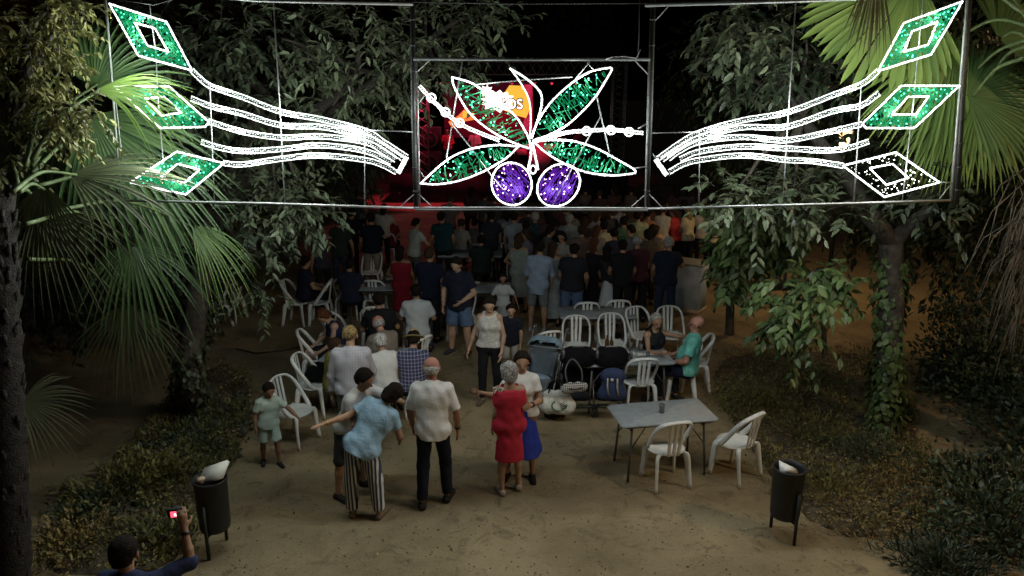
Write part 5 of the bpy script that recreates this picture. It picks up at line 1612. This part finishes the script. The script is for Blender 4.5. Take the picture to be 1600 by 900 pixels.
person('man in a white T-shirt and dark shorts dancing behind the woman in light blue', x+.02, y+.22, R(-118), 1.66, 1.02, 'tan', ('short', 'dark'),
       dict(c=(.62, .62, .60), sleeve=.6, wide=True, hem=-.12, loose=True, name='t_shirt'), dict(kind='shorts', c=(.05, .052, .055), len=1.02, wide=1.15),
       pose=dict(lean=(27, 2), armR=((.12, .30, -1), (-.06, .12, -1)), armL=((-.55, .8, -.45), (.2, 1, .0)), legL=((-.12, .08, -1), (-.1, .0, -1)), legR=((.16, -.05, -1), (.10, -.04, -1)), head=(0, 12)), res=FINE)
x, y = pp(425, 728)
GREENS = mat('pale_green_cotton', (.40, .50, .44), .9, .1, 12, bump=.25, bscale=45)
person('small child in a pale green shirt and shorts walking beside a white chair', x, y, R(-152), 1.10, 1.05, 'brown', ('short', 'dark'),
       dict(mat=GREENS, sleeve=.7, wide=True, hem=-.08, loose=True), dict(kind='shorts', mat=GREENS, len=.85, wide=1.3), shoes=(.02, .02, .022),
       pose=dict(armL=((-.75, .25, -.75), (-.5, .5, -.6)), armR=((.35, -.1, -1), (.05, .2, -1)), legL=((-.08, .18, -1), (-.04, -.05, -1)), legR=((.06, -.14, -1), (.03, -.30, -1)), head=(18, 10), lean=(4, -4)), res=FINE)
x, y = pp(796, 768)
RED_D = mat('red_crepe', (.50, .018, .045), .8, .12, 12, bump=.25, bscale=50)
def bow(i):
    m = MB(); c = i['T'](-.15, -.05, .52)
    m.tube([c, c+Vector((-.05, -.03, .02)), c+Vector((-.04, -.03, -.05)), c], .009, n=4); m.tube([c, c+Vector((.06, -.04, .01)), c+Vector((.03, -.03, -.06)), c], .009, n=4)
    m.build('shoulder_bow', PAPER, i['root'])
    m = MB()
    for sd in (-1, 1):
        h_, t_, f_ = i['feet'][sd]; m.tube([h_+Vector((0, 0, -.028)), t_+Vector((0, 0, -.018))], .036, n=8, flat=(1, .9))
    m.build('wedge_sole', mat('cork_wedge', (.30, .23, .16), .8, .2, 30), i['root'])
person('grey haired woman in a sleeveless red dress and wedge sandals dancing', x, y, R(8), 1.60, .98, 'light', ('bob', 'grey'), dress=dict(mat=RED_D, len=.44, wide=.185, neck=.465), female=True, shoes=(.40, .34, .28),
       pose=dict(armL=((-.10, -.04, -1), (-.10, .45, -1)), armR=((.30, .55, -.8), (-.2, 1, .1)), legL=((-.03, -.05, -1), (.0, -.08, -1)), legR=((.05, .10, -1), (.03, .0, -1)), head=(6, 20), heelL=8, heelR=8), res=FINE, extras=bow)
x, y = pp(798, 746)
BLUE_S = mat('royal_blue_skirt', (.012, .035, .32), .75, .12, 10, bump=.2, bscale=40)
person('dark haired woman in a white top and royal blue skirt behind the red dress', x+.13, y, R(172), 1.60, 1.10, 'tan', ('bob', 'dark'), dict(c=(.64, .63, .60), sleeve=.55, wide=True, hem=.0, name='white_top'), dict(kind='skirt', mat=BLUE_S, len=.52, wide=.27), female=True, shoes=BLK,
       pose=dict(armR=((.55, .35, -.8), (.75, .55, .40)), armL=((-.35, .2, -1), (.35, .8, .1)), legL=((-.08, .0, -1), (-.03, -.04, -1)), legR=((.14, .06, -1), (.10, -.04, -1)), head=(8, 10), heelL=12, heelR=12), res=FINE, extras=lambda i: watch(i, -1))
x, y = by_head(545, 510, 1.72)
PLAID = striped('pale_plaid', (.47, .46, .50), (.36, .35, .41), 30, 0, True, .9, .72)
person('man in a pale plaid long sleeved shirt and grey trousers standing with his back turned', x, y, R(6), 1.72, 1.14, 'light', ('thin', 'blond'), dict(mat=PLAID, sleeve=1.92, hem=-.03, loose=True, collar=(.46, .46, .50)), dict(kind='trousers', c=(.10, .10, .095), wide=1.2),
       pose=dict(armL=((-.28, .05, -1), (-.06, .15, -1)), armR=((.26, .25, -1), (-.1, .85, -.5)), legL=((-.06, .0, -1), (-.02, -.03, -1)), head=(10, 0), lean=(4, 0)), res=.011)
x, y = by_head(601, 528, 1.27)
SEAT = .455
person('white haired woman in a white T-shirt sitting with her back to the camera', x, y, R(28), 1.62, 1.16, 'tan', ('short', 'white'), dict(c=(.66, .66, .64), sleeve=.65, wide=True, hem=-.04, loose=True, name='t_shirt'), dict(kind='trousers', mat=striped('camo_print', (.05, .07, .04), (.40, .40, .36), 23, 0, True, .9, .55)), female=True,
       pose=dict(sit=SEAT, lean=(14, 0), armL=((-.35, .4, -1), (.1, .9, -.3)), armR=((.3, .4, -1), (.0, 1, -.1)), head=(16, 6)), res=.011)
x, y = by_head(602, 502, 1.26)
person('bald man with a reddish head sitting at the table of the left group', x, y, R(38), 1.70, 1.12, 'red', ('bald', 'grey'), dict(c=(.20, .17, .14), sleeve=.6, hem=-.04, loose=True), dict(kind='trousers', c=BLK), pose=dict(sit=SEAT, lean=(14, 0), armL=((-.3, .5, -1), (.2, 1, -.2)), armR=((.3, .4, -1), (.0, 1, -.1)), head=(28, 0)), res=.014)
def hat(i):
    S = Sdf(); S.cone(i['H'](0, -.01, .195), i['H'](0, -.01, .235), .092, .075, .02); S.cone(i['H'](0, -.01, .185), i['H'](0, -.01, .186), .155, .155, .02, (i['hu'], .10))
    i['garment']('straw_hat', S, mat('straw', (.36, .26, .12), .85, .2, 60), 0, (), .012)
x, y = by_head(642, 530, 1.24)
person('person in a navy plaid shirt and straw hat sitting in the left group', x, y, R(10), 1.66, 1.06, 'tan', ('short', 'dark'), dict(mat=striped('navy_plaid', (.03, .035, .09), (.30, .30, .38), 22, 0, True, .9, .74), sleeve=.7, hem=-.04), dict(kind='trousers', c=NAVY), pose=dict(sit=SEAT, lean=(16, 4), armR=((.3, .4, -1), (.0, 1, -.1)), head=(14, 0)), res=.014, extras=hat)
x, y = pp(719, 552)
person('big man in a dark T-shirt and denim shorts standing in the middle of the square', x, y, R(160), 1.76, 1.26, 'light', ('short', 'dark'), dict(c=(.014, .017, .032), sleeve=.7, wide=True, hem=-.10, loose=True, name='t_shirt', collar=(.4, .4, .4)), dict(kind='shorts', c=(.10, .16, .27), len=.92, wide=1.2), belly=.14, shoes=(.05, .05, .06),
       pose=dict(armL=((-.38, .05, -1), (.62, .55, -.5)), armR=((.35, .05, -1), (-.1, .4, -1)), legL=((-.10, .02, -1), (-.06, -.03, -1)), legR=((.10, .02, -1), (.06, -.03, -1)), head=(28, -10)), res=.013)
x, y = by_head(650, 452, 1.28)
person('man in a white shirt sitting on a white chair, seen from behind', x, y, R(2), 1.72, 1.12, 'tan', ('short', 'dark'), dict(c=(.50, .53, .54), sleeve=.75, wide=True, hem=-.05, loose=True, collar=True), dict(kind='trousers', c=(.05, .06, .09)), pose=dict(sit=SEAT, lean=(4, 0), armL=((-.4, .3, -1), (.2, .9, -.4)), armR=((.4, .3, -1), (-.2, .9, -.4)), head=(6, 0)), res=.013)
x, y = pp(766, 628)
LACE = mat('white_lace', (.60, .58, .53), .9, .22, 70, bump=.8, bscale=70)
person('young woman in a white lace top and black trousers walking towards the camera', x, y, R(171), 1.66, 1.0, 'light', ('bun', 'dark'), dict(mat=LACE, sleeve=0, hem=.02, name='lace_top'), dict(kind='trousers', c=(.012, .013, .018), wide=1.05), female=True, shoes=(.12, .09, .07),
       pose=dict(armL=((-.30, .12, -1), (.10, .45, -1)), armR=((.38, -.05, -1), (.30, .20, -1)), legL=((-.04, .05, -1), (.0, -.25, -1)), legR=((.04, .14, -1), (.02, .0, -1)), head=(26, 8)), res=.011)
x, y = by_head(798, 476, 1.24)
person('boy in a dark T-shirt and white shorts following the woman in the lace top', x, y, R(168), 1.24, 1.0, 'light', ('short', 'dark'), dict(c=(.012, .016, .030), sleeve=.7, wide=True, hem=-.08, loose=True, name='t_shirt'), dict(kind='shorts', c=(.48, .46, .42), len=.95, wide=1.2), pose=dict(armL=((-.25, .05, -1), (0, .3, -1)), armR=((.25, .05, -1), (.1, .3, -1)), head=(10, 20)), res=.013)
x, y = by_head(786, 428, 1.22)
person('little girl in a white blouse standing behind the boy in dark', x, y, R(182), 1.22, .95, 'brown', ('long', 'dark'), dict(c=(.46, .47, .46), sleeve=.8, wide=True, hem=-.02, loose=True, name='blouse'), dict(kind='skirt', c=(.30, .31, .31), len=.40, wide=.2), female=True, pose=dict(armL=((-.6, .1, -.8), (-.2, .5, -.6)), armR=((.6, .1, -.8), (.2, .5, -.6)), head=(10, 0)), res=.014)
x, y = by_head(1080, 500, 1.28)
TEAL = mat('turquoise_polo', (.14, .48, .41), .85, .12, 12, bump=.25, bscale=45)
def glasses(i):
    m = MB()
    for sd in (-1, 1):
        c = i['H'](sd*.034, .094, .148); m.tube([c+i['rt']*(.026*math.cos(a))+i['hu']*(.020*math.sin(a)) for a in np.linspace(0, 6.28, 10)], .003, n=4)
        m.tube([i['H'](sd*.06, .09, .15), i['H'](sd*.09, .0, .155)], .003, n=4)
    m.build('glasses', DARK_STEEL, i['root'])
person('bald man in a turquoise polo shirt and glasses sitting sideways at the littered table', x, y, R(72), 1.74, 1.14, 'red', ('none', 'dark'), dict(mat=TEAL, sleeve=.72, wide=True, hem=-.05, loose=True, collar=True, name='polo_shirt'), dict(kind='shorts', c=NAVY, len=.95), belly=.135,
       pose=dict(sit=SEAT, lean=(-6, 0), armL=((-.35, .25, -1), (.4, .8, -.3)), armR=((.35, .3, -1), (-.3, .8, -.3)), head=(2, 4)), res=.011, extras=glasses)
x, y = by_head(1022, 490, 1.27)
person('grey blonde woman in a dark top raising one arm at the littered table', x, y, R(205), 1.62, 1.05, 'tan', ('long', 'grey'), dict(c=(.018, .018, .022), sleeve=0, hem=-.03, name='sleeveless_top'), dict(kind='trousers', c=BLK), female=True,
       pose=dict(sit=SEAT, lean=(6, 0), armL=((-.75, .7, -.15), (.1, .9, .35)), armR=((.2, .5, -1), (-.1, .9, .3)), head=(8, -8)), res=.012)
x, y = by_head(533, 478, 1.22)
person('woman with reddish hair in a navy sleeveless top bowing over the table', x, y, R(120), 1.64, 1.08, 'light', ('bob', 'auburn'), dict(c=(.016, .020, .050), sleeve=0, hem=-.03, name='sleeveless_top'), dict(kind='trousers', c=BLK), female=True, pose=dict(sit=SEAT, lean=(22, 0), armL=((-.25, .3, -1), (.2, .9, -.5)), armR=((.3, .3, -1), (-.1, .8, -.5)), head=(30, 0)), res=.013)
def print_(i):
    PRT = mat('white_shirt_print', (.45, .45, .44), .8)
    m = MB()
    for r_, row in enumerate(((-.05, -.02, .01, .04), (-.045, -.01, .03))):
        for q in row:
            c = i['T'](q, -.138*1.0, .40-.055*r_); m.box(c, (.022, .012, .03)); m.box(c+Vector((0, 0, -.018)), (.012, .012, .008))
    m.build('shirt_print', PRT, i['root'])
x, y = by_head(592, 466, 1.28)
person('man in a black T-shirt with white print on the back sitting at the left group', x, y, R(14), 1.74, 1.14, 'tan', ('short', 'dark'), dict(c=(.012, .012, .015), sleeve=.7, wide=True, hem=-.05, loose=True, name='t_shirt'), dict(kind='trousers', c=BLK), pose=dict(sit=SEAT, lean=(4, 0), armL=((-.4, .3, -1), (.2, .9, -.4)), armR=((.4, .3, -1), (-.2, .9, -.4)), head=(6, 20)), res=.013, extras=print_)
x, y = by_head(516, 548, 1.1)
person('child in an olive yellow shirt sitting on a white chair at the left group', x-.08, y+.2, R(-70), 1.45, 1.0, 'tan', ('short', 'brown'), dict(c=(.20, .17, .04), sleeve=.7, hem=-.04), dict(kind='trousers', c=(.30, .34, .36)), pose=dict(sit=SEAT, lean=(6, 0), head=(20, 0), armL=((-.2, .4, -1), (.1, .9, -.3)), armR=((.2, .4, -1), (-.1, .9, -.3))), res=.014)
# the photographer at the lower left
x, y = by_head(190, 840, 1.62)
ph = person('dark haired man in a navy shirt holding up a camera in the bottom left corner', x, y, R(-4), 1.62, 1.02, 'tan', ('short', 'dark'), dict(c=(.030, .040, .095), sleeve=1.12, wide=True, hem=-.08, loose=True, collar=True), dict(kind='trousers', c=BLK),
       pose=dict(armR=((.62, .62, .12), (-.30, .42, 1)), armL=((-.3, .1, -1), (0, .35, -1)), head=(8, 8), palmR=(-.4, .6, .2), curl=.5), res=FINE, extras=lambda i: watch(i, 1))
sh, el, wr = ph['arms'][1]
mw = Matrix.Translation((x, y, 0)) @ Matrix.Rotation(R(-4), 4, 'Z')
hd = mw @ (wr + (wr-el).normalized()*.10)
t = thing('compact_camera', 'small camera with a glowing red screen held up by the man in navy', 'camera', hd + Vector((-.055, .03, -.005)), R(10))
m = MB(); m.rbox((0, 0, 0), (.11, .035, .065), .008); m.build('body', BLACK, t)
m = MB(); m.box((0, -.0195, -.004), (.062, .003, .044)); m.build('screen', emis('camera_screen', (1.0, .10, .16), 1.6), t)
m = MB(); m.box((.008, -.0225, -.006), (.030, .002, .018)); m.build('screen_highlight', emis('camera_screen_bright', (1.0, .75, .75), 2.5), t)
m = MB(); m.tube([(0, .015, 0), (0, .05, 0)], .026, n=12); m.build('lens', BLACK, t)

# ------------------------------------------------------------------ the crowd
def stand(label, px, py, h, rz, topc, botc, hair, female=False, kind='trousers', build=1.05, pose=None, sleeve=.6, skin='tan', shoes=BLK, dressl=None, hem=-.07, res=.019, group='guests standing in the crowd', m=None, extras=None):
    x, y = by_head(px, py, h)
    ps = dict(armL=((-.25, random.uniform(.0, .3), -1), (.1, random.uniform(.2, .9), -.9)), armR=((.25, random.uniform(.0, .3), -1), (-.1, random.uniform(.2, .9), -.9)), head=(random.uniform(0, 12), random.uniform(-20, 20)),
              legL=((-.07, random.uniform(-.06, .06), -1), (-.03, -.03, -1)), legR=((.07, random.uniform(-.06, .06), -1), (.03, -.03, -1)))
    ps['lean'] = (random.uniform(-1, 9), random.uniform(-5, 5))
    rz += random.uniform(-24, 24)
    if random.random() < .3: ps['armR'] = ((.45, .45, -.75), (-.5, .7, .35))
    elif random.random() < .25: ps['armL'] = ((-.5, .1, -.8), (.6, .4, -.45))
    if pose: ps.update(pose)
    return person(label, x, y, R(rz), h, build, skin, hair, None if dressl else dict(c=topc, sleeve=sleeve, wide=True, hem=hem, loose=True), None if dressl else dict(kind=kind, c=botc, len=(.95 if kind == 'shorts' else 1.93 if kind == 'trousers' else .55)),
                  dict(c=topc, len=dressl, wide=.23) if dressl else None, ps, shoes, res, group, female=female, extras=extras)
def seated(label, px, py, rz, topc, botc, hair, female=False, build=1.05, sleeve=.6, h=1.68, res=.019, skin='tan', pose=None):
    x, y = by_head(px, py, .455+.085+.83*h/1.75-.06)
    ps = dict(sit=.455, lean=(6, 0), armL=((-.3, .4, -1), (.15, .9, -.3)), armR=((.3, .4, -1), (-.15, .9, -.3)), head=(random.uniform(4, 16), random.uniform(-15, 15)))
    if pose: ps.update(pose)
    return person(label, x, y, R(rz), h, build, skin, hair, dict(c=topc, sleeve=sleeve, wide=True, hem=-.04, loose=True), dict(kind='trousers', c=botc), None, ps, BLK, res, 'guests sitting at the tables', female=female)
S_ = ('short', 'dark'); LNG = ('long', 'dark'); LB_ = ('long', 'brown')
seated('guest in dark navy sitting at the far left chairs under the leaves', 470, 405, -60, NAVY, BLK, S_, build=1.15)
seated('guest in dark navy sitting with head down beside the dark table', 545, 410, 10, (.02, .025, .05), BLK, S_)
stand('tall man in dark green shirt and jeans standing left in the crowd', 527, 336, 1.76, 5, (.022, .034, .028), (.022, .035, .065), S_)
stand('person in black with a phone strap standing behind the man in dark green', 545, 325, 1.72, -10, BLK, BLK, S_)
stand('man in a black shirt and khaki trousers standing by the dark table', 578, 333, 1.76, 2, (.010, .012, .024), (.24, .20, .16), S_, build=1.1)
seated('guest in a red shirt sitting on a white chair near the pink lit ground', 607, 338, 0, (.20, .018, .03), BLK, S_)
stand('man in a pale grey shirt in profile beside the red topped woman', 645, 340, 1.68, -62, (.42, .44, .40), (.10, .10, .10), ('pony', 'dark'), build=1.1)
stand('woman in a dark red dress standing left of the navy shirted man', 626, 384, 1.62, 6, (.26, .015, .03), BLK, LNG, True, dressl=.5)
stand('heavy man in a navy shirt next to the woman in dark red', 668, 388, 1.74, 8, (.014, .018, .040), (.03, .03, .04), ('short', 'brown'), build=1.25)
stand('man in a dark teal shirt standing before the pink lit ground', 692, 330, 1.76, -8, (.014, .045, .055), BLK, S_, build=1.15)
seated('small guest in a cream shirt sitting right of the man in dark teal', 718, 346, -30, (.36, .33, .27), BLK, ('short', 'brown'))
seated('guest in a grey shirt sitting in profile with a lit face', 738, 345, -60, (.13, .13, .11), BLK, S_)
seated('large guest in a black shirt with a green sleeve sitting with back turned', 752, 372, 4, (.014, .026, .024), BLK, S_, build=1.25)
seated('guest in dark clothes sitting on the chair in the middle of the crowd', 785, 352, -30, (.02, .022, .035), BLK, ('short', 'grey'))
stand('person in a dark cap standing beyond the middle tables', 766, 330, 1.68, 20, (.03, .03, .04), BLK, S_)
stand('man in a light grey shirt standing left in the right half of the crowd', 806, 331, 1.72, -12, (.28, .31, .35), (.10, .11, .13), S_)
stand('man in a dark teal shirt with short grey hair beside the light grey shirt', 838, 331, 1.72, -14, (.035, .07, .085), BLK, ('short', 'grey'))
stand('person in a black hat and dark shirt in front of the light grey shirt', 822, 345, 1.64, 0, (.022, .024, .03), BLK, S_)
stand('man in a black T-shirt with both arms bent in the crowd', 868, 341, 1.74, 5, (.012, .018, .022), BLK, S_, build=1.12, pose=dict(armR=((.5, .2, -.9), (-.2, .4, -1)), armL=((-.6, .2, -.9), (.3, .6, -.6))))
stand('man in a grey shirt half hidden behind the black T-shirt', 886, 334, 1.74, -5, (.24, .27, .26), BLK, ('short', 'grey'))
stand('woman in a pale grey green dress left in the standing row', 812, 366, 1.64, -8, (.26, .30, .27), BLK, ('long', 'brown'), True, dressl=.52)
stand('man in a long grey blue shirt and grey shorts standing with his back turned', 841, 376, 1.76, -4, (.25, .31, .40), (.15, .16, .17), S_, build=1.12, kind='shorts', sleeve=1.2, hem=-.16, shoes=(.3, .3, .3))
stand('woman in a long pale dress with brown hair beside the grey blue shirt', 864, 378, 1.66, -6, (.30, .34, .34), BLK, LB_, True, dressl=.72)
stand('man in a black T-shirt and denim shorts standing with his back turned', 895, 380, 1.72, 2, (.022, .021, .026), (.09, .13, .24), S_, build=1.3, kind='shorts')
stand('woman with long auburn hair in a black dress holding her arm out', 930, 370, 1.64, -18, (.020, .019, .026), BLK, ('long', 'auburn'), True, dressl=.75, pose=dict(armR=((.5, .5, -.7), (.2, 1, .1))))
stand('girl with long dark hair in a short white skirt and shoulder bag', 953, 384, 1.56, -10, (.025, .022, .025), (.48, .50, .52), LNG, True, kind='skirt', build=.95, hem=.02, extras=lambda i: (lambda m: (m.tube([i['T'](-.13, -.12, .47), i['T'](.10, -.15, .10), i['T'](.17, -.06, -.05)], .012, n=5, flat=(.5, 1)), m.build('bag_strap', BLKF, i['root'])))(MB()))
stand('man all in black standing behind the girl in the white skirt', 976, 374, 1.72, 0, (.013, .013, .017), BLK, S_, build=1.1)
stand('man in a dark red shirt and black trousers with cropped grey hair', 1000, 368, 1.74, 4, (.075, .022, .034), BLK, ('thin', 'grey'), build=1.12)
stand('woman with dark hair in a brown top and olive trousers', 1014, 358, 1.64, 4, (.08, .065, .055), (.05, .05, .03), ('bob', 'dark'), True)
stand('tall man in dark navy shirt and jeans next to the grey counter', 1044, 370, 1.78, 6, (.014, .022, .040), (.020, .032, .065), ('short', 'grey'), build=1.2)
stand('man in a cream shirt lit by the warm lamp in the crowd', 946, 346, 1.68, -8, (.58, .50, .33), BLK, S_)
stand('man in a green shirt next to the cream shirt in the crowd', 976, 338, 1.72, -10, (.11, .22, .12), BLK, S_, build=1.1)
stand('man in a pale green shirt behind the dark green one', 1000, 329, 1.74, -15, (.40, .43, .26), BLK, S_, build=1.1)
stand('woman in a striped sleeveless top near the warm lit guests', 1014, 327, 1.64, -20, (.35, .16, .10), BLK, ('bun', 'dark'), True, sleeve=0)
stand('guest in a peach shirt bending forward to the left in the crowd', 1045, 345, 1.60, 55, (.58, .40, .27), BLK, S_, pose=dict(lean=(32, 0)))
stand('woman in a bright red top lit by the warm lamp', 1060, 322, 1.66, 30, (.50, .05, .05), BLK, LB_, True)
stand('guest in a cream blouse right of the bright red top', 1078, 322, 1.66, 20, (.60, .52, .34), BLK, ('long', 'blond'), True)
stand('bald man in a cream shirt looking out from behind the fresh leaves', 1120, 326, 1.72, 60, (.55, .47, .30), BLK, ('bald', 'grey'))
stand('dark haired woman in a brown top just under the purple olives', 914, 338, 1.66, 0, (.07, .05, .045), BLK, ('bob', 'brown'), True)
BACK = [(860, 328), (828, 322), (792, 325), (884, 320), (1068, 312), (1010, 314), (972, 316), (902, 327), (922, 326), (935, 328), (957, 325), (985, 322), (1035, 320), (1102, 318), (596, 318)]
ORD = ['first', 'second', 'third', 'fourth', 'fifth', 'sixth', 'seventh', 'eighth', 'ninth', 'tenth', 'eleventh', 'twelfth', 'thirteenth', 'fourteenth', 'fifteenth', 'sixteenth', 'seventeenth', 'eighteenth', 'nineteenth']
for px, py, h, rz, tc, bc, hr, fm, lab in [
    (825, 357, 1.62, 60, (.20, .19, .24), BLK, LB_, True, 'woman in a lilac grey top turned sideways in the crowd'),
    (853, 351, 1.70, -70, (.10, .10, .09), BLK, S_, False, 'man in an olive grey shirt turned right in the crowd'),
    (880, 360, 1.60, 150, (.30, .28, .26), BLK, ('bob', 'dark'), True, 'woman in a beige top facing back from the crowd'),
    (908, 352, 1.68, 20, (.16, .10, .08), BLK, ('short', 'brown'), False, 'man in a rust brown shirt in the crowd'),
    (933, 352, 1.62, -40, (.36, .30, .22), BLK, ('long', 'auburn'), True, 'woman with auburn hair and a sand coloured top in the crowd'),
    (964, 357, 1.66, 10, (.05, .05, .07), BLK, ('bun', 'dark'), True, 'woman in a charcoal top with her hair in a bun'),
    (988, 351, 1.70, 75, (.14, .15, .18), BLK, S_, False, 'man in a slate grey shirt turned left in the crowd'),
    (1028, 352, 1.64, -30, (.28, .20, .14), BLK, ('bob', 'brown'), True, 'woman in a tan top near the tall man in navy'),
    (500, 356, 1.66, 30, (.03, .03, .05), BLK, LNG, True, 'woman in dark clothes at the left edge of the crowd by the leaves')]:
    stand(lab, px, py, h, rz, tc, bc, hr, fm)
for k, (px, py) in enumerate(BACK):
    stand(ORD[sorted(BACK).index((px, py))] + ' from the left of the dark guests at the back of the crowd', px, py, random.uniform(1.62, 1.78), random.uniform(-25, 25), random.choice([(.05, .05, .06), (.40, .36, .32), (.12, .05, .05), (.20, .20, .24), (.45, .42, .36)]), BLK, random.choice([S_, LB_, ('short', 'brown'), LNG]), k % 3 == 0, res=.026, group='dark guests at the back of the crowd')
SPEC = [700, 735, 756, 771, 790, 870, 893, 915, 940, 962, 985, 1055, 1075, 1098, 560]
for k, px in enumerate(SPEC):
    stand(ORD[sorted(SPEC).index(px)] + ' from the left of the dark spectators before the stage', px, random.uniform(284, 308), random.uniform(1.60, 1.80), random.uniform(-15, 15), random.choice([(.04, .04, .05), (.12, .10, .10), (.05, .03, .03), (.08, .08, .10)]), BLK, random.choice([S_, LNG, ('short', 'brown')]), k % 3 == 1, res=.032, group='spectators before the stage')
for px, rz, lab, c in [(700, 180, 'musician in red standing at the left of the stage', (.45, .06, .08)), (742, 175, 'singer in a pale shirt in the middle of the stage under the screen', (.55, .5, .5)), (800, 185, 'musician in a dark suit at the middle of the stage', (.08, .07, .08)), (905, 170, 'musician in black at the right of the stage', (.05, .05, .05))]:
    p = at(px, 240, SY+1.2)
    person(lab, p.x, SY+1.2, R(rz), 1.75, 1.05, 'light', S_, dict(c=c, sleeve=1.9, hem=-.06), dict(kind='trousers', c=BLK), None, dict(armR=((.3, .4, -.8), (-.3, 1, .3)), armL=((-.3, .3, -1), (.4, 1, -.1))), BLK, .024, 'musicians on the stage', z=1.1)
    t = thing('microphone_stand', 'microphone stand in front of the ' + lab.split(' at ')[0].split(' in the')[0].split(' standing')[0], 'microphone stand', (p.x, SY+.55, 1.1))
    m = MB(); m.tube([(0, 0, 0), (0, 0, 1.35), (0, .18, 1.48)], .012, n=5); m.build('stand', DARK_STEEL, t)
    m = MB(); m.lathe([(0, 0), (.16, 0), (.16, .02), (0, .03)], 12); m.build('base', DARK_STEEL, t)
    m = MB(); m.beads([(0, .20, 1.49)], .04); m.build('microphone', DARK_STEEL, t)
